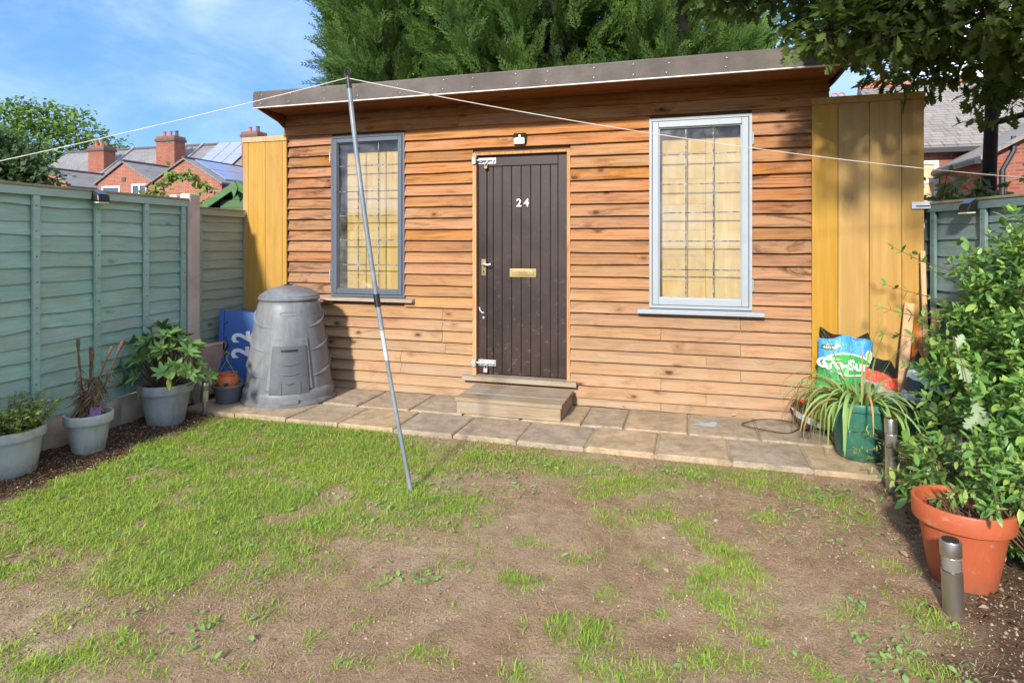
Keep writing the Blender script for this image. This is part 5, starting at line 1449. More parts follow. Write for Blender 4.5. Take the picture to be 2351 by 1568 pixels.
# ---------------------------------------------------------------- leaning timber
TB = [((1.54,4.80),(1.532,4.885),1.27,.030,.018,'timber','long pale timber strip standing at the corner of the yellow panel'),
      ((1.325,4.70),(1.452,4.885),.93,.062,.018,'timber','wide pale board leaning on the yellow panel behind the sacks'),
      ((1.395,4.72),(1.49,4.89),.82,.022,.016,'timber_orange','leftmost orange timber strip of the leaning bunch'),
      ((1.43,4.73),(1.505,4.89),.80,.020,.016,'timber_orange','second orange timber strip of the leaning bunch'),
      ((1.46,4.73),(1.52,4.885),.83,.020,.016,'timber_orange','third orange timber strip of the leaning bunch'),
      ((1.49,4.74),(1.530,4.88),.78,.022,.016,'timber_orange','rightmost orange timber strip of the leaning bunch'),
      ((1.545,4.66),(1.60,4.86),.90,.050,.018,'timber','pale board leaning by the right fence beside the orange strips')]
for (x0, y0), (x1, y1), L_, w, th, mt, lab in TB:
    dz = math.sqrt(L_**2 - (x1-x0)**2 - (y1-y0)**2)
    d = Vector((x1-x0, y1-y0, dz)).normalized()
    R = Matrix((d.cross(Vector((0,1,0))).normalized()*-1, Vector((0,1,0)), d)).transposed()
    yv = d.cross(Vector((1,0,0))).normalized(); xv = yv.cross(d)
    Mt = Matrix((xv, yv, d)).transposed().to_4x4(); Mt.translation = Vector((x0, y0-.012, PZ))
    o = MB().box(-w/2, w/2, -th/2, th/2, 0, L_).build('timber_strip', M[mt], None, bevel=.002)
    o.matrix_basis = Mt
    tag(o, lab, 'timber', 'timber strips leaning on the yellow panel')
# wire loop on the paving
path = [(.525+.185*math.cos(a)+.02*math.sin(3*a), 4.725+.155*math.sin(a), PZ+.006+.008*(1+math.sin(2*a))) for a in [2*PI*k/36 for k in range(75)]]
path = [(x*(1) + .02*(i/75), y - .014*(i/75), z+.004*(i > 36)) for i, (x, y, z) in enumerate(path)]
tag(MB().tube(path, .0020, 5).build('wire_loop', M['wire'], None, smooth=True), 'loop of thin dark wire lying on the paving left of the green pot', 'wire')

# ---------------------------------------------------------------- clothes prop and line
pp_ = thing('clothes_prop', 'thin grey telescopic clothes prop leaning in front of the left window', 'clothes prop', (-1.468, 3.031, 0))
P0 = Vector((-1.468, 3.031, -.01)); P2 = Vector((-1.905, 3.10, 2.335)); Pm = Vector((-1.700, 3.070, 1.035))
def prop_pt(t_):
    c_ = (Pm - P0*.3136 - P2*.1936)/(2*.56*.44)
    return P0*(1-t_)**2 + c_*2*t_*(1-t_) + P2*t_*t_
MB().tube([prop_pt(k/20*.44) for k in range(18)], .0115, 12).build('lower_tube', M['prop'], pp_, smooth=True)
MB().tube([prop_pt(.30+.07*k/4) for k in range(5)], .0121, 12).build('worn_band', M['prop_worn'], pp_, smooth=True)
MB().tube([prop_pt(.37+.6*k/20) for k in range(21)], .0135, 12).build('upper_tube', M['prop'], pp_, smooth=True)
MB().tube([prop_pt(.425), prop_pt(.44), prop_pt(.455)], .0175, 12).build('clamp_collar', M['black'], pp_, smooth=True)
top = prop_pt(.97); e = (prop_pt(.99)-prop_pt(.95)).normalized()
MB().tube([top - e*.02, top + e*.05], .0155, 12).build('prop_head', M['black'], pp_, smooth=True)
q0 = top + e*.05
MB().tube([q0 + e*.02 + Vector((.020*math.cos(a), 0, .026*math.sin(a))) for a in [2*PI*k/14 - PI*.5 for k in range(14)]], .006, 6).build('line_eye', M['black'], pp_, smooth=True)
q1 = q0 + Vector((0,-.012,-.012))
def sag(a, b_, s, n=40):
    return [a.lerp(b_, k/n) + Vector((0,0,-s*4*(k/n)*(1-k/n))) for k in range(n+1)]
lnA = Vector((-4.40, 2.24, 1.66)); lnB = Vector((2.275, 4.60, 1.735))
path = sag(lnA, q1, .02) + sag(q1, lnB, .075)[1:]
tag(MB().tube(path, .0024, 6).build('clothes_line', M['cord'], None, smooth=True), 'white clothes line running over the prop across the garden', 'clothes line')
# ---------------------------------------------------------------- hedge on the right
hg = thing('hedge_shrub', 'dense glossy green hedge shrub filling the right side in front of the fence', 'shrub', (1.55, 3.75, 0))
HB = [((1.70,4.02,.78),(.28,.36,.50),60),((1.74,3.75,1.14),(.26,.34,.30),60),((1.52,3.86,.58),(.20,.28,.40),42),((1.56,3.42,.55),(.26,.34,.50),55),((1.76,3.35,.92),(.22,.30,.38),40),
      ((1.22,3.42,.16),(.2,.26,.16),18),((1.42,3.06,.30),(.18,.22,.26),34),((1.30,2.98,.36),(.12,.14,.12),10),((1.55,2.80,.36),(.2,.25,.34),26),((1.80,4.3,.9),(.15,.25,.4),14),((1.45,3.02,.50),(.20,.2,.28),26),((1.62,3.12,.78),(.2,.25,.3),26),((1.72,2.75,.6),(.2,.25,.45),26)]
ms = []; stems = MB(); lv, lf = leaf_simple(1, .42, .10, .16)
def shoot(p, d, L_, n, s0, out):
    d = Vector(d).normalized(); path = [Vector(p)]
    for k in range(4):
        path.append(path[-1] + d*(L_/4)); d = (d + Vector((random.gauss(0,.12), random.gauss(0,.12), .05))).normalized()
    ax = d.orthogonal().normalized()
    for k in range(n):
        t_ = .15 + .85*k/(n-1) if n > 1 else 1; i = min(3, int(t_*4)); q = path[i].lerp(path[i+1], t_*4-i); dd = (path[i+1]-path[i]).normalized()
        sdv = (Matrix.Rotation(k*PI/2 + random.uniform(-.4,.4), 3, dd) @ ax)
        for sg in (1, -1):
            out.append(frame(q, sdv*sg*1.0 + dd*random.uniform(.4,.9) + Vector((0,0,random.uniform(-.15,.25))), up=(random.gauss(0,.35), random.gauss(-.2,.35), 1), s=s0*random.uniform(.5,1.25)*(1-.35*abs(t_-.55))))
    out.append(frame(path[-1], d, s=s0*.7))
    return path
for (c, r, n) in HB:
    for k in range(int(n*3.1)):
        z = random.uniform(-1, 1); a = random.uniform(0, 2*PI); q = math.sqrt(1-z*z); rad = random.uniform(.45, 1.0)
        p = Vector((c[0]+r[0]*q*math.cos(a)*rad, c[1]+r[1]*q*math.sin(a)*rad, max(.04, c[2]+r[2]*z*rad)))
        d = Vector((q*math.cos(a)*.8, q*math.sin(a)*.8, z*.5+.45)) + Vector((random.gauss(0,.3), random.gauss(0,.3), random.gauss(0,.2)))
        L_ = random.uniform(.10,.20); path = shoot(p, d, L_, random.randint(4,7), random.uniform(.046,.082), ms)
        if random.random() < .25:
            base = Vector((c[0]+r[0]*.2*math.cos(a), c[1]+r[1]*.2*math.sin(a), max(.02, c[2]-r[2]*.6)))
            stems.tube([base, base.lerp(p, .6)+Vector((0,0,.03)), *path], [.005,.0035,.002,.0018,.0015,.0012,.001], 4, False)
# reaching twigs at the left edge of the hedge
for p, d, L_ in (((1.42,4.25,1.02),(-1,-.1,.25),.30),((1.40,4.3,.90),(-1,.0,.12),.28),((1.45,4.15,.80),(-1,-.2,-.02),.36),((1.5,4.2,1.12),(-.8,.2,.4),.26),((1.4,4.0,.62),(-1,-.2,.1),.25),((1.5,4.4,1.2),(-1,0,.35),.34)):
    path = shoot(p, d, L_, 5, .06, ms); stems.tube([Vector(p)+Vector((.15,0,-.05)), *path], [.004,.003,.0025,.002,.0015,.001], 4, False)
for k in range(26):
    c, r, n = random.choice(HB[:5]); a = random.uniform(0, 2*PI)
    p0 = Vector((c[0]+.05*math.cos(a), c[1]+.05*math.sin(a), .02)); p1_ = Vector((c[0]+r[0]*.7*math.cos(a), c[1]+r[1]*.7*math.sin(a), c[2]+r[2]*random.uniform(-.3,.5)))
    stems.tube([p0, p0.lerp(p1_,.5)+Vector((random.gauss(0,.05),random.gauss(0,.05),0)), p1_], [.008,.006,.003], 5, False)
stems.build('stems', M['twig'], hg, smooth=True)
scatter(hg, 'leaf', lv, lf, ms, M['hedge'], 300, smooth=True)
# a few yellowed leaves in the hedge
yl = fast_mesh('yellow_leaf', lv, [f for f in lf if len(f)==4], [f for f in lf if len(f)==3], None, True); yl.materials.append(M['oakyellow'])
for k in range(22):
    m_ = random.choice(ms); link('yellow_leaf', yl, None, hg, mw=m_ @ Matrix.Translation((.1,0,.06)))
# fine-leaved low plant spilling over the paving edge and the soil behind the pot
lp = thing('spreading_herb', 'low fine-leaved green herb sprawling between the green pot and the terracotta pot', 'plant', (1.22, 3.55, 0))
ms2 = []; st = MB()
for k in range(105):
    bx_ = random.uniform(1.10, 1.42); by_ = random.uniform(3.15, 4.05); a = random.uniform(1.8, 5.2); L_ = random.uniform(.12,.30); p = Vector((bx_, by_, random.uniform(.02,.22)))
    d = Vector((math.cos(a), math.sin(a)*.8, random.uniform(.1,1.0))).normalized(); path = [p]
    for q in range(4): path.append(path[-1]+d*L_/4); d = (d+Vector((0,0,-.12))).normalized()
    for q in range(20):
        t_ = random.uniform(.1,1); i = min(3, int(t_*4)); w = path[i].lerp(path[i+1], t_*4-i); b_ = random.uniform(0, 2*PI)
        ms2.append(frame(w, d*.7+Vector((math.cos(b_), math.sin(b_), random.uniform(-.2,.6)))*.8, s=random.uniform(.020,.042)))
    st.tube(path, [.002,.0018,.0015,.0012,.001], 4, False)
st.build('stems', M['twig'], lp)
scatter(lp, 'leaf', *leaf_simple(1,.2,.15,.2), ms2, M['flowerleaf'], 300)
# pale oak twig caught in the hedge
ot = thing('oak_twig', 'pale undersides of large oak leaves on a twig caught in the hedge', 'twig', (1.35, 3.35, .7))
opv, opf = leaf_oak(1, .66); opm = fast_mesh('leaf', opv, opf, None, None, True); opm.materials.append(M['oakpale'])
for p, d, up, s in (((1.200,3.22,.66),(.35,-.1,-.75),(-.25,-1,.15),.135),((1.175,3.30,.80),(.3,-.1,-.5),(-.2,-1,.1),.10),((1.185,3.34,.86),(.25,.0,.6),(-.3,-1,.0),.075),((1.225,3.20,.60),(-.45,-.1,-.55),(-.2,-1,.2),.09),((1.27,3.2,.57),(.4,.0,-.6),(-.2,-1,.2),.085)):
    link('leaf', opm, None, ot, mw=frame(p, d, up, s=s))
MB().tube([(1.17,3.33,.92),(1.19,3.28,.8),(1.205,3.24,.68)], [.003,.0025,.002], 5).build('stem', M['twig'], ot, smooth=True)
# near foliage at the lower right edge
nl = thing('laurel_shoot', 'fresh green leafy shoots hanging over the right side of the terracotta pot', 'plant', (1.28, 2.75, .2))
ms3 = []; st = MB()
for k in range(38):
    p = Vector((random.uniform(1.06,1.32), random.uniform(2.70,2.98), random.uniform(.30,.50))); path = shoot(p, (random.uniform(-.8,.2), random.uniform(-.6,.3), random.uniform(-.2,.6)), .12, 6, .055, ms3)
    st.tube([Vector((1.34,2.86,.05)), p, *path], [.004,.003,.002,.002,.0015,.001,.001], 4, False)
st.build('stems', M['twig'], nl)
scatter(nl, 'leaf', *leaf_simple(1,.34,.1,.2), ms3, M['hedge'], 300, smooth=True)

# ---------------------------------------------------------------- oak over the right corner
oak = thing('oak_tree', 'dark oak tree with a thin trunk overhanging the right corner of the shed', 'tree', (2.335, 5.91, 0))
ob = MB().tube([(2.33,5.91,-.05),(2.335,5.91,1.0),(2.33,5.90,1.9),(2.345,5.88,2.6),(2.33,5.80,3.3),(2.30,5.65,4.2)], [.062,.054,.050,.046,.040,.022], 10)
trunk = ob.build('trunk', M['bark'], oak, smooth=True)
OB = [((1.05,4.55,2.95),(.46,.55,.36),200),((1.60,4.45,2.92),(.50,.55,.42),260),((2.15,4.45,2.72),(.45,.55,.42),250),((.55,4.65,3.22),(.42,.5,.30),110),((2.65,4.75,2.65),(.45,.6,.60),150),
      ((1.30,4.25,3.35),(.7,.6,.32),170),((2.10,4.25,3.30),(.6,.6,.40),150),((.72,4.05,3.32),(.45,.4,.26),80),((2.45,4.15,2.25),(.28,.35,.34),70),((2.05,5.1,2.45),(.22,.3,.34),46),((1.55,4.95,2.60),(.45,.3,.20),60),((2.75,5.3,2.2),(.4,.5,.5),60),((.25,4.75,3.28),(.25,.3,.2),36),((1.88,3.95,2.55),(.25,.25,.22),30),((.15,4.5,3.25),(.3,.35,.22),40),((.80,4.12,2.66),(.20,.2,.18),34),((1.15,4.2,2.60),(.3,.25,.2),46),((1.5,4.1,2.75),(.4,.3,.25),60),((2.3,4.0,2.65),(.35,.3,.35),70),((2.52,4.25,2.02),(.22,.3,.22),40),((2.15,4.15,2.28),(.22,.25,.16),30),((1.05,2.95,2.85),(.40,.35,.22),34),((1.45,3.15,2.95),(.35,.4,.25),40),((.95,3.45,3.05),(.4,.3,.2),34),((1.5,2.5,2.9),(.4,.4,.25),26)]
om = []; tw = MB()
for (c, r, n) in OB:
    c = Vector(c); hub = Vector((2.33,5.75,min(3.6, c.z+.3)))
    mid = hub.lerp(c, .55) + Vector((0,0,.15))
    tw.tube([hub, mid, c], [.026,.016,.008], 6, False)
    for k in range(n):
        z = random.uniform(-1,1); a = random.uniform(0,2*PI); q = math.sqrt(1-z*z); rad = random.random()**.45
        p = Vector((c.x+r[0]*q*math.cos(a)*rad, c.y+r[1]*q*math.sin(a)*rad, c.z+r[2]*z*rad))
        tw.tube([c.lerp(p, .35), c.lerp(p,.7)+Vector((random.gauss(0,.03),random.gauss(0,.03),.02)), p], [.005,.003,.0015], 4, False)
        out = (p-c).normalized()
        for g_ in range(random.randint(4,7)):
            d = out*.5 + Vector((random.gauss(0,.7), random.gauss(0,.7), random.gauss(-.25,.45)))
            om.append(frame(p+Vector((random.gauss(0,.03),random.gauss(0,.03),random.gauss(0,.02))), d, up=(random.gauss(0,.5), random.gauss(0,.5), 1), s=random.uniform(.075,.125)))
tw.build('branches', M['bark'], oak, smooth=True)
ov2, of2 = leaf_oak(1, .62)
scatter(oak, 'leaf', ov2, of2, om, M['oakleaf'], 300, 'crown')
ym_ = fast_mesh('yellow_leaf', ov2, of2, None, None); ym_.materials.append(M['oakyellow'])
for k in range(26):
    link('yellow_leaf', ym_, None, oak, mw=frame((2.35+random.gauss(0,.12), 4.35+random.gauss(0,.15), 1.98+random.gauss(0,.10)), (random.gauss(0,.5),random.gauss(0,.5),-.5), s=.10))
# undergrowth of the oak showing over the right fence
us = thing('oak_sapling', 'dark leafy oak sapling showing above the right fence beside the trunk', 'tree', (2.1, 5.75, 0))
ms4 = []; st = MB()
for k in range(75):
    p = Vector((random.uniform(1.68,2.75), random.uniform(5.35,6.0), 1.55+random.random()**1.4*.34)); st.tube([(p.x+random.gauss(0,.1), p.y+.1, 1.0), p], [.006,.002], 4, False)
    for g_ in range(6): ms4.append(frame(p, (random.gauss(0,.7),random.gauss(0,.7),random.gauss(0,.4)), up=(random.gauss(0,.4),random.gauss(-.4,.4),1), s=random.uniform(.08,.12)))
st.build('trunk', M['bark'], us); scatter(us, 'leaf', ov2, of2, ms4, M['oakleaf'], 150, 'crown')

# ---------------------------------------------------------------- tall conifers behind the shed
def spray_mesh():
    """flat feathery frond: axis, alternate side shoots, short scale shoots on those"""
    v = []; f = []; rr = random.Random(3)
    def blade(p, d, L_, w):
        d = d.normalized(); s_ = d.cross(Vector((0,0,1))).normalized()*w; b = len(v)
        v.extend([tuple(p), tuple(p+d*L_*.4+s_), tuple(p+d*L_), tuple(p+d*L_*.4-s_)]); f.append((b,b+1,b+2,b+3))
    for k in range(9):
        t_ = .10 + .86*k/8; q = Vector((t_, 0, .10*math.sin(t_*3))); sg = 1 if k % 2 else -1
        for sg in (1, -1):
            Ls = .40*(1-t_*.72)*rr.uniform(.7,1.15); d = Vector((.95, sg*rr.uniform(.45,.75), rr.uniform(-.2,.3)))
            blade(q, d, Ls, .013)
            for e in (.3, .55, .8):
                for s2 in (1, -1):
                    d2 = d.normalized() + Vector((-d.y, d.x, 0)).normalized()*s2*.6 + Vector((0,0,rr.uniform(-.35,.35)))
                    blade(q + d.normalized()*Ls*e, d2, Ls*.40*(1.2-e*.6), .011)
    blade(Vector((0,0,0)), Vector((1,0,.03)), 1.05, .012)
    return v, f
spv, spf = spray_mesh()
def conifer(label, cx_, cy_, R, H, n, seed, keep):
    t = thing('conifer_tree', label, 'tree', (cx_, cy_, 0), 'conifers behind the shed')
    rr = random.Random(seed)
    MB().tube([(cx_,cy_,0),(cx_,cy_,H*.5),(cx_,cy_,H*.95)], [.16,.11,.03], 10).build('trunk', M['bark'], t, smooth=True)
    def rad(a, z):
        return R*(1-.10*((z-2.0)/(H-2.0)) - .55*max(0,(z-H*.75)/(H*.25))**1.5)*(1+.16*math.sin(3*a+seed+z*1.7)+.10*math.sin(7*a+seed*2-z*2.3))
    # core shell blocking the sky, the crown's inner shade put into its colour
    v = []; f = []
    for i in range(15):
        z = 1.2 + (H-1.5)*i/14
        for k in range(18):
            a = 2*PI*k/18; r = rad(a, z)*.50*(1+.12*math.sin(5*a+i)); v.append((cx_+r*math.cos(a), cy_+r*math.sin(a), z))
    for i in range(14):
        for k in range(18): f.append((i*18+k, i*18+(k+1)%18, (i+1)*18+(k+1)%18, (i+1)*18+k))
    MB().add(v, f).build('shade_core', M['conifer_in'], t, smooth=True)
    mm_ = []
    # boughs: each a cone of sprays pointing up and out
    nb = n//18
    for b_ in range(nb):
        a = rr.uniform(PI-.3, 2*PI+.3); z = rr.uniform(3.0, min(H-.3, 5.9))
        r = rad(a, z)*rr.uniform(.6,1.0)
        ax = Vector((math.cos(a)*.75, math.sin(a)*.75, rr.uniform(.25,1.1))).normalized()
        base = Vector((cx_+r*math.cos(a), cy_+r*math.sin(a), z)); BL_ = rr.uniform(.35,.75)
        for k in range(18):
            t_ = rr.random(); w = .22*(1-t_*.8)
            p = base + ax*BL_*(t_-.35) + Vector((rr.gauss(0,w), rr.gauss(0,w), rr.gauss(0,w)))*.6
            d = ax*1.0 + Vector((rr.gauss(0,.38), rr.gauss(0,.38), rr.gauss(.1,.35)))
            mm_.append(frame(p, d, up=(rr.gauss(0,.6), rr.gauss(-1.0,.5), rr.gauss(.5,.4)), s=rr.uniform(.26,.50)))
    scatter(t, 'spray', spv, spf, mm_, M['conifer'], keep, 'crown')
conifer('left conifer of the dark green group behind the shed roof', -4.02, 8.35, 1.22, 6.6, 2600, 1.0, 100)
conifer('middle conifer of the dark green group behind the shed roof', -2.15, 8.45, 1.30, 7.2, 2800, 2.3, 100)
conifer('right conifer of the dark green group behind the shed roof', -.45, 8.75, 1.20, 6.4, 2600, 4.1, 100)

# ---------------------------------------------------------------- far trees and neighbouring gardens
def far_tree(name, label, base, H, blobs, leaf, n, mat, group):
    t = thing(name, label, 'tree', base, group)
    B_ = Vector(base)
    tb = MB().tube([B_, B_+Vector((.1,0,H*.35)), B_+Vector((.0,.1,H*.7))], [H*.028,H*.022,H*.010], 8)
    for c, r in blobs: tb.tube([B_+Vector((0,0,H*.35)), (B_+Vector((0,0,H*.4))).lerp(Vector(c),.6), Vector(c)], [H*.014,H*.008,H*.003], 6, False)
    tb.build('trunk', M['bark'], t, smooth=True)
    mm_ = []; tot = sum(r**2 for _, r in blobs)
    for c, r in blobs:
        for k in range(int(n*r*r/tot)//9):
            z = random.uniform(-1,1); a = random.uniform(0,2*PI); q = math.sqrt(1-z*z); rd = random.uniform(.5,1.05)*r
            p = Vector(c)+Vector((q*math.cos(a), q*math.sin(a), z*.85))*rd
            for g_ in range(9):
                mm_.append(frame(p+Vector((random.gauss(0,1),random.gauss(0,1),random.gauss(0,.7)))*leaf*1.1, (random.gauss(0,1),random.gauss(0,1),random.gauss(-.2,.6)), up=(random.gauss(0,.6),random.gauss(-.4,.6),1), s=leaf*random.uniform(.6,1.3)))
    scatter(t, 'leaf_clump', *leaf_quad(1,.7), mm_, mat, 0, 'crown')
def D(u, v, r):
    a = (u-1175.5)/1400; b_ = (557-v)/1400; s, c = math.sin(TH), math.cos(TH)
    return Vector((r*(-s+a*c), r*(c+a*s), CAMZ+r*b_))
# crowns given by their true places: about 52 m and 26 m from the garden
far_tree('broadleaf_tree', 'large bright green broadleaf tree rising behind the terraced roofs at the left', (-57.0, 40.6, 0), 14.5,
    [((-60.5,38.0,10.2),2.6),((-58.0,39.6,12.6),1.9),((-55.8,40.4,12.4),2.0),((-53.2,41.2,11.6),2.0),((-51.4,42.0,10.2),1.5),((-56.5,40.0,9.8),2.4),((-53.6,41.4,9.0),1.9),((-58.5,39.2,8.4),2.5),((-62.5,37.5,9.2),2.6),((-50.0,42.4,9.0),.9),((-48.9,42.8,9.9),.5),((-54.5,41.0,7.2),1.6),((-64.0,37.0,12.0),2.6)], .42, 9000, M['maple'], 'far trees')
far_tree('broadleaf_tree', 'dark grey-green tree in front of the terraced houses at the left edge', (-28.6, 18.8, 0), 6.6,
    [((-28.3,18.7,5.2),1.15),((-27.6,19.0,4.6),.95),((-29.3,18.4,4.8),1.2),((-27.3,19.2,3.9),.95),((-28.6,18.7,3.7),1.3),((-26.9,19.3,3.4),.8),((-30.3,18.2,4.2),1.3)], .26, 6500, M['maple_dark'], 'far trees')
vn = thing('climbing_vine', 'arching green climbing vine beyond the fence in front of the brick houses', 'plant', (-8.06, 8.18, 0))
ms5 = []; st = MB()
arch = [(-8.72,7.95,2.08),(-8.56,7.98,2.20),(-8.40,8.03,2.36),(-8.22,8.08,2.48),(-8.04,8.12,2.50),(-7.90,8.18,2.43),(-7.78,8.22,2.33),(-7.69,8.25,2.24)]
st.tube([(-8.29,8.18,0),(-8.29,8.12,1.4),(-8.4,8.03,2.3)], [.03,.025,.015], 6); st.tube(arch, .012, 6)
for k in range(330):
    i = random.randrange(len(arch)-1); p = Vector(arch[i]).lerp(Vector(arch[i+1]), random.random()) + Vector((random.gauss(0,.05),random.gauss(0,.06),random.gauss(-.01,.05)))
    ms5.append(frame(p, (random.gauss(0,1),random.gauss(-.3,.8),random.gauss(-.2,.6)), up=(random.gauss(0,.5),-.6,.8), s=random.uniform(.05,.11)))
for k in range(420):
    p = Vector((random.uniform(-8.80,-7.72), random.uniform(7.9,8.35), random.uniform(1.57,2.19))); 
    if random.random() < .4 and p.x > -8.0: continue
    ms5.append(frame(p, (random.gauss(0,1),random.gauss(-.3,.8),random.gauss(-.2,.6)), up=(random.gauss(0,.5),-.6,.8), s=random.uniform(.05,.11)))
st.build('stems', M['twig'], vn, smooth=True)
scatter(vn, 'leaf', *leaf_simple(1,.7,.1,.2), ms5, M['vine'], 250)
# green summerhouse beyond the fence
gs = thing('green_summerhouse', 'green painted garden summerhouse with pointed gable beyond the fence', 'shed', (-6.1, 8.2, 0))
ax_, az_ = -6.55, 2.262; sl_ = .54
def gable_bar(x1, nm):
    z1 = az_ - abs(x1-ax_)*sl_
    MB().prism([(ax_,7.55,az_),(x1,7.55,z1),(x1,7.55,z1-.10),(ax_,7.55,az_-.10)], (0,.03,0)).build(nm, M['green_paint'], gs, bevel=.003)
gable_bar(ax_-1.15, 'barge_board'); gable_bar(ax_+1.15, 'barge_board')
MB().prism([(ax_,7.53,az_+.03),(ax_-.065,7.53,az_-.09),(ax_,7.53,az_-.24),(ax_+.065,7.53,az_-.09)], (0,.02,0)).build('finial', M['green_paint'], gs, bevel=.003)
for k in range(18):
    z0 = .05 + k*.115; hw = min(1.05, (az_-.06-(z0+.115))/sl_)
    if hw <= .05: break
    MB().box(ax_-hw, ax_+hw, 7.66+.004*(k%2), 7.70, z0, z0+.113).build('cladding_board', M['green_paint'], gs, bevel=.004)
for s in (-1, 1):
    MB().prism([(ax_,7.56,az_+.02),(ax_+s*1.2,7.56,az_+.02-1.2*sl_),(ax_+s*1.2,7.56,az_-.01-1.2*sl_),(ax_,7.56,az_-.01)], (0,2.0,0)).build('roof_slope', M['green_paint'], gs)
MB().box(ax_-1.04, ax_+1.04, 7.71, 9.5, .02, 1.62).build('wall', M['green_paint'], gs)

# ---------------------------------------------------------------- brick houses
def m_brick(name, c1, c2, mortar, sx=4.4):
    n = NT(name); gpos = n.n('NewGeometry').outputs['Position']
    s = n.n('SeparateXYZ', Vector=gpos).outputs
    co = n.n('CombineXYZ', X=n.math('ADD', s['X'], s['Y']), Y=s['Z'], Z=0.0).outputs[0]
    br = n.n('TexBrick', Vector=co, Color1=c1, Color2=c2, Mortar=mortar, Scale=1.0, Mortar_Size=.012, Brick_Width=.225, Row_Height=.075)
    f = n.noise(gpos, 1.2, 5, .7)
    c = n.mix(n.ramp(f, [(.4, 0.0), (.7, .4)]), br.outputs['Color'], sc(c2, .6))
    n.bump(br.outputs['Fac'], -.4, .01)
    return n.fin(c, .9, 0, .2)
M['brick'] = m_brick('red_brick', lin('#a8553c'), lin('#8f4632'), lin('#b09a88'))
M['brick_old'] = m_brick('old_red_brick', lin('#a86048'), lin('#8a4c3a'), lin('#8d7468'))
def m_slate(name, col):
    n = NT(name); gpos = n.n('NewGeometry').outputs['Position']; s = n.n('SeparateXYZ', Vector=gpos).outputs
    co = n.n('CombineXYZ', X=n.math('ADD', s['X'], n.math('MULTIPLY', s['Y'], .35)), Y=n.math('MULTIPLY', s['Z'], 1.35), Z=0.0).outputs[0]
    br = n.n('TexBrick', Vector=co, Color1=sc(col,1.1), Color2=sc(col,.85), Mortar=sc(col,.45), Scale=1.0, Mortar_Size=.012, Brick_Width=.3, Row_Height=.22)
    f = n.noise(gpos, .7, 6, .7); c = n.mix(n.ramp(f, [(.4,0.0),(.7,.45)]), br.outputs['Color'], lin('#9a948c'))
    n.bump(br.outputs['Fac'], -.3, .01)
    return n.fin(c, .75, 0, .3)
M['slate'] = m_slate('grey_slate', lin('#7d7a7a')); M['slate_warm'] = m_slate('warm_grey_slate', lin('#878079'))
M['ridge'] = m_plain('ridge_tile', lin('#5a5450'), .9, bump=.2); M['lead_flash'] = m_plain('lead_flashing', lin('#8d8f94'), .6, bump=.1)
M['upvc'] = m_plain('white_upvc', lin('#eceeee'), .4, bump=0); M['gutter'] = m_plain('black_gutter', lin('#2a2a2c'), .5, bump=0)
M['solar'] = m_plain('solar_panel_glass', lin('#8d94ad'), .15, 0, var=.05, bump=0, spec=.9); M['clay'] = m_plain('clay_chimney_pot', lin('#b06a4c'), .85, bump=.2)
M['blind'] = m_plain('beige_window_blind', lin('#d8b48a'), .7, bump=0)
def far_window(parent, x0, x1, z0, z1, y, bars=1, inner=None):
    w = MB()
    for a in ((x0,x0+.09,z0,z1),(x1-.09,x1,z0,z1),(x0+.09,x1-.09,z0,z0+.09),(x0+.09,x1-.09,z1-.09,z1)): w.box(a[0],a[1],y-.05,y+.05,a[2],a[3])
    win = w.build('window', M['upvc'], parent)
    for k in range(1, bars+1):
        xx = x0+(x1-x0)*k/(bars+1); MB().box(xx-.045, xx+.045, y-.045, y+.045, z0+.0905, z1-.0905).build('mullion', M['upvc'], win)
    MB().box(x0+.08, x1-.08, y-.01, y-.002, z0+.08, z1-.08).build('pane', inner or M['far_glass'], win)
    return win
def chimney(parent, x0, x1, y0, y1, z0, z1, pots, mat):
    c = MB().box(x0,x1,y0,y1,z0,z1-.42).build('chimney', mat, parent)
    MB().box(x0-.08,x1+.08,y0-.08,y1+.08,z1-.42,z1-.25).build('corbel', M['ridge'], c)
    MB().box(x0-.03,x1+.03,y0-.03,y1+.03,z1-.25,z1-.06).build('corbel', mat, c)
    for k in range(pots):
        xx = x0+(x1-x0)*(k+.5)/pots; MB().lathe([(.14,0),(.12,.1),(.10,.32),(.13,.34),(.13,.40)], (xx,(y0+y1)/2,z1-.07), 12).build('chimney_pot', M['clay'] if k != pots-1 else M['ridge'], c, smooth=True)
    return c
RY, RZ, EY, EZ = 35.4, 8.30, 31.0, 4.70
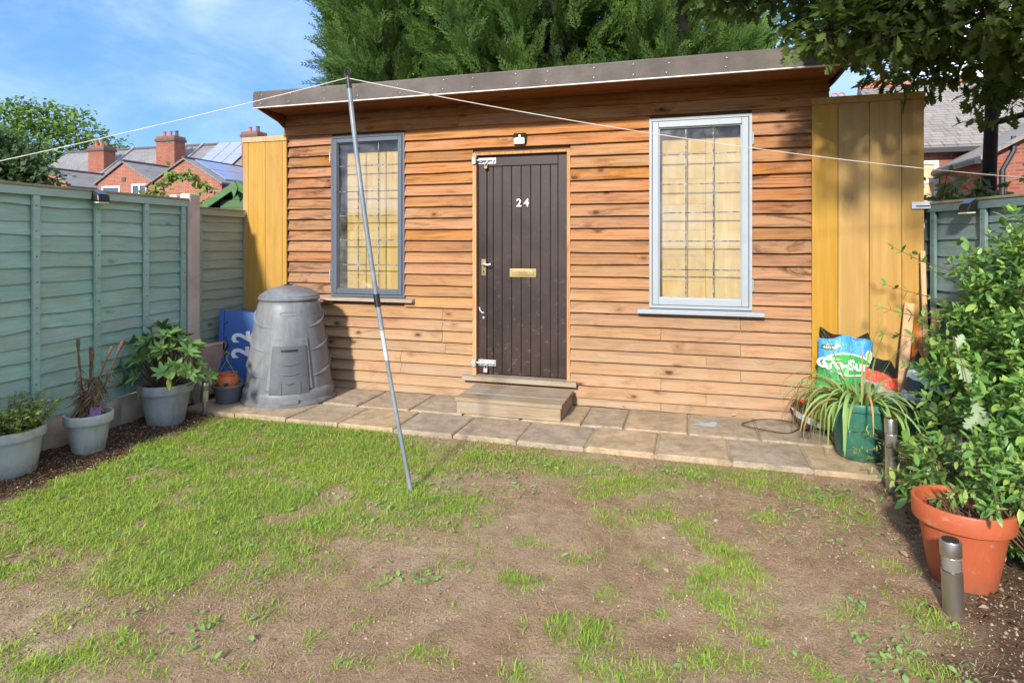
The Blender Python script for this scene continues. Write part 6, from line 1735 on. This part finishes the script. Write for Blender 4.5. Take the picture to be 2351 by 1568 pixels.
def terrace(label, x0, x1, chim, wing, gable_x, wall_mat, seed):
    t = thing('terraced_house', label, 'house', ((x0+x1)/2, 33, 0), 'terraced brick houses at the left')
    MB().box(x0+.01, x1-.01, EY+.15, 39.2, 0, EZ-.02).build('wall', wall_mat, t)
    MB().prism([(x0,EY-.15,EZ-.12),(x0,RY,RZ),(x0,RY,RZ-.16),(x0,EY-.15,EZ-.28)], (x1-x0-.012,0,0)).build('roof', M['slate'], t)
    MB().prism([(x0,RY+.002,RZ),(x0,39.8,EZ-.1),(x0,39.8,EZ-.26),(x0,RY+.002,RZ-.16)], (x1-x0-.012,0,0)).build('roof', M['slate'], t)
    n = int((x1-x0)/.45)
    for k in range(n):
        a = x0+(x1-x0)*k/n; MB().prism([(a,RY-.16,RZ-.06),(a,RY,RZ+.10),(a,RY+.16,RZ-.06)], ((x1-x0)/n-.02,0,0)).build('ridge_tile', M['ridge'], t)
    # party wall upstand with lead flashing at the right end
    MB().prism([(x1-.16,EY,EZ+.05),(x1-.16,RY,RZ+.18),(x1-.16,RY,RZ+.02),(x1-.16,EY,EZ-.1)], (.14,0,0)).build('party_wall_coping', M['lead_flash'], t)
    MB().box(x0,x1-.012,EY-.30,EY-.16,EZ-.30,EZ-.18).build('gutter', M['gutter'], t)
    if chim: chimney(t, *chim, wall_mat)
    if wing:
        gx0, gx1, gy, eh, ah = wing; gx = gable_x
        w = MB().prism([(gx0,gy,0),(gx1,gy,0),(gx1,gy,eh),(gx,gy,ah-.05),(gx0,gy,eh)], (0,EY+.1-gy,0)).build('rear_wing', M['brick'], t)
        for xa, xb in ((gx0, gx), (gx1, gx)):
            s = 1 if xa < xb else -1
            MB().prism([(xa-s*.12,gy-.12,eh-.08),(xb,gy-.12,ah),(xb,gy-.12,ah+.10),(xa-s*.12,gy-.12,eh+.02)], (0,EY+3.2-gy,0)).build('wing_roof', M['slate'], t)
        MB().box(gx-.10,gx+.10,gy-.14,EY+1.5,ah+.06,ah+.16).build('wing_ridge', M['ridge'], t)
        for s, xa in ((-1, gx0), (1, gx1)): MB().box(min(xa,xa+s*.14), max(xa,xa+s*.14), gy-.1, EY-.4, eh-.14, eh-.05).build('gutter', M['gutter'], t)
        return t, w
    return t, None
tA, wA = terrace('leftmost terraced brick house with hipped slate roof behind the dark tree', -46.2, -39.6, (-41.2,-39.75,33.0,33.9,6.2,8.25,3), (-37.3,-33.75,26.0,4.55,5.52), -35.45, M['brick_old'], 1)
tB, wB = terrace('middle terraced brick house with red gabled rear wing and white windows', -39.6, -33.3, (-35.1,-33.55,33.0,33.9,6.2,8.65,3), (-31.75,-27.93,26.0,4.66,5.73), -29.9, M['brick_old'], 2)
far_window(wB, -31.39, -30.11, 3.3, 4.46, 25.98, 0); far_window(wB, -29.29, -28.24, 3.3, 4.53, 25.98, 1)
MB().box(-30.0, -29.75, 25.96, 25.99, 4.72, 4.92).build('air_brick', M['ridge'], wB)
tC, wC = terrace('right terraced brick house carrying solar panels on its slate roofs', -33.3, -26.0, (-28.1,-26.9,33.0,33.9,6.2,8.60,2), (-28.2,-23.4,26.02,4.45,5.74), -25.75, M['brick_old'], 3)
tD, _ = terrace('terraced house continuing behind the yellow panel', -26.0, -16.0, None, None, 0, M['brick_old'], 4)
def roof_panel(parent, x0, x1, y0, y1, f, nm='solar_panel'):
    MB().prism([(x0,y0,f(y0)),(x1,y0,f(y0)),(x1,y1,f(y1)),(x0,y1,f(y1))], (0,0,.06)).build(nm, M['solar'], parent)
fz = lambda y: EZ + (RZ-EZ)*(y-EY)/(RY-EY) + .12
for i in range(3):
    for k in range(2): roof_panel(tC, -31.9+i*1.05+k*.0, -30.9+i*1.05, 32.6+k*1.35, 33.9+k*1.35, fz)
for i in range(4):          # panels on the right slope of the rear wing
    for k in range(2):
        xa, xb = -25.55+k*1.02, -24.58+k*1.02; ya, yb = 26.5+i*1.15, 27.6+i*1.15
        g_ = lambda x: 5.86 - (x+25.75)*.55
        MB().prism([(xa,ya,g_(xa)),(xb,ya,g_(xb)),(xb,yb,g_(xb)),(xa,yb,g_(xa))], (0,0,.06)).build('solar_panel', M['solar'], tC)

# right-hand houses beyond the fence
rh_ = thing('brick_house', 'brick house with slate roof and white window beyond the right fence', 'house', (7, 20, 0), 'brick houses at the right')
Y0 = 18.0
MB().box(5.0, 14.0, Y0, Y0+5.2, 0, 3.78).build('wall', M['brick_old'], rh_)
rs_ = .80; HD = 2.8
roof = MB().prism([(4.8,Y0-.2,3.80),(4.8,Y0+2.6,3.80+2.8*rs_),(4.8,Y0+5.4,3.80),(4.8,Y0+5.4,3.66),(4.8,Y0-.2,3.66)], (9.4,0,0)).build('roof', M['slate'], rh_)
sm = None
for r in range(13):
    y = Y0-.2 + r*.205/1.0; z = 3.80 + r*.205*rs_ + .012
    for k in range(17):
        x = 4.85 + k*.30 + (.15 if r % 2 else 0)
        Mx_ = Matrix.Translation((x, y, z)) @ Matrix.Rotation(math.atan(rs_)-.035, 4, 'X')
        if sm is None:
            o = MB().box(.004,.296,0,.42,0,.008).build('slate', M['slate_warm'], rh_, bevel=0); sm = o.data; o.matrix_basis = Mx_
        else: link('slate', sm, None, rh_, mw=Mx_)
MB().box(4.8, 14.2, Y0-.32, Y0-.20, 3.62, 3.74).build('gutter', M['gutter'], rh_)
far_window(rh_, 4.75, 5.985, 1.7, 3.44, Y0-.06, 0, M['blind'])
MB().box(4.84, 5.895, Y0-.105, Y0-.062, 2.88, 2.97).build('transom', M['upvc'], rh_)
for k in range(20):
    a = 4.8+k*.46; MB().prism([(a,Y0+2.44,3.80+2.8*rs_-.08),(a,Y0+2.6,3.80+2.8*rs_+.08),(a,Y0+2.76,3.80+2.8*rs_-.08)], (.44,0,0)).build('ridge_tile', M['clay'], rh_)
# lean-to rear wing with black gutter and downpipe
wg = MB().prism([(6.0,15.4,0),(6.0,15.4,3.18),(6.0,Y0-.01,3.18),(6.0,Y0-.01,0)], (4.6,0,0)).build('rear_wing', M['brick_old'], rh_)
MB().prism([(5.85,15.2,3.10),(5.85,15.2,3.20),(8.3,15.2,4.55),(8.3,15.2,4.45)], (0,Y0-15.0,0)).build('wing_roof', M['slate_warm'], rh_)
MB().prism([(8.3,15.2,4.45),(8.3,15.2,4.55),(10.7,15.2,3.2),(10.7,15.2,3.1)], (0,Y0-15.0,0)).build('wing_roof', M['slate_warm'], rh_)
MB().prism([(6.001,15.401,3.175),(10.599,15.401,3.175),(8.3,15.401,4.42)], (0,2.5,0)).build('wing_gable', M['brick_old'], rh_)
MB().box(5.74, 5.86, 15.2, Y0-.3, 3.03, 3.13).build('gutter', M['gutter'], rh_)
MB().tube([(5.93,15.30,3.1),(5.96,15.34,2.8),(5.96,15.34,.1)], .045, 8).build('downpipe', M['gutter'], rh_, smooth=True)
MB().tube([(6.5,15.36,3.6),(6.5,15.34,3.3),(6.3,15.34,2.9),(6.3,15.34,.1)], .05, 8).build('downpipe', M['gutter'], rh_, smooth=True)
far_window(wg, 7.2, 8.7, 1.9, 3.3, 15.38, 1)
r2 = thing('brick_house', 'distant brick house with red ridge tiles and chimney above the wide yellow panel', 'house', (7, 33, 0), 'brick houses at the right')
MB().box(0, 16, 30, 38, 0, 6.2).build('wall', M['brick_old'], r2)
MB().prism([(-.2,29.8,6.1),(-.2,34,8.46),(-.2,38.2,6.1)], (16.4,0,0)).build('roof', M['slate'], r2)
for k in range(34):
    a = -.2+k*.48; MB().prism([(a,33.85,8.44),(a,33.85,8.56),(a+.02,33.85,8.58),(a+.44,33.85,8.58),(a+.46,33.85,8.44)], (0,.3,0)).build('ridge_tile', M['clay'], r2)
for xx in (7.0, 8.3, 9.6):
    for s in (-.16, .16): MB().tube([(xx+s+.14*math.cos(q), 34.0, 8.72+.14*math.sin(q)) for q in [2*PI*k/12 for k in range(13)]], .035, 6).build('ridge_scroll', M['clay'], r2, smooth=True)
chimney(r2, 8.6, 9.7, 33.2, 34.2, 7.2, 9.35, 2, M['brick'])
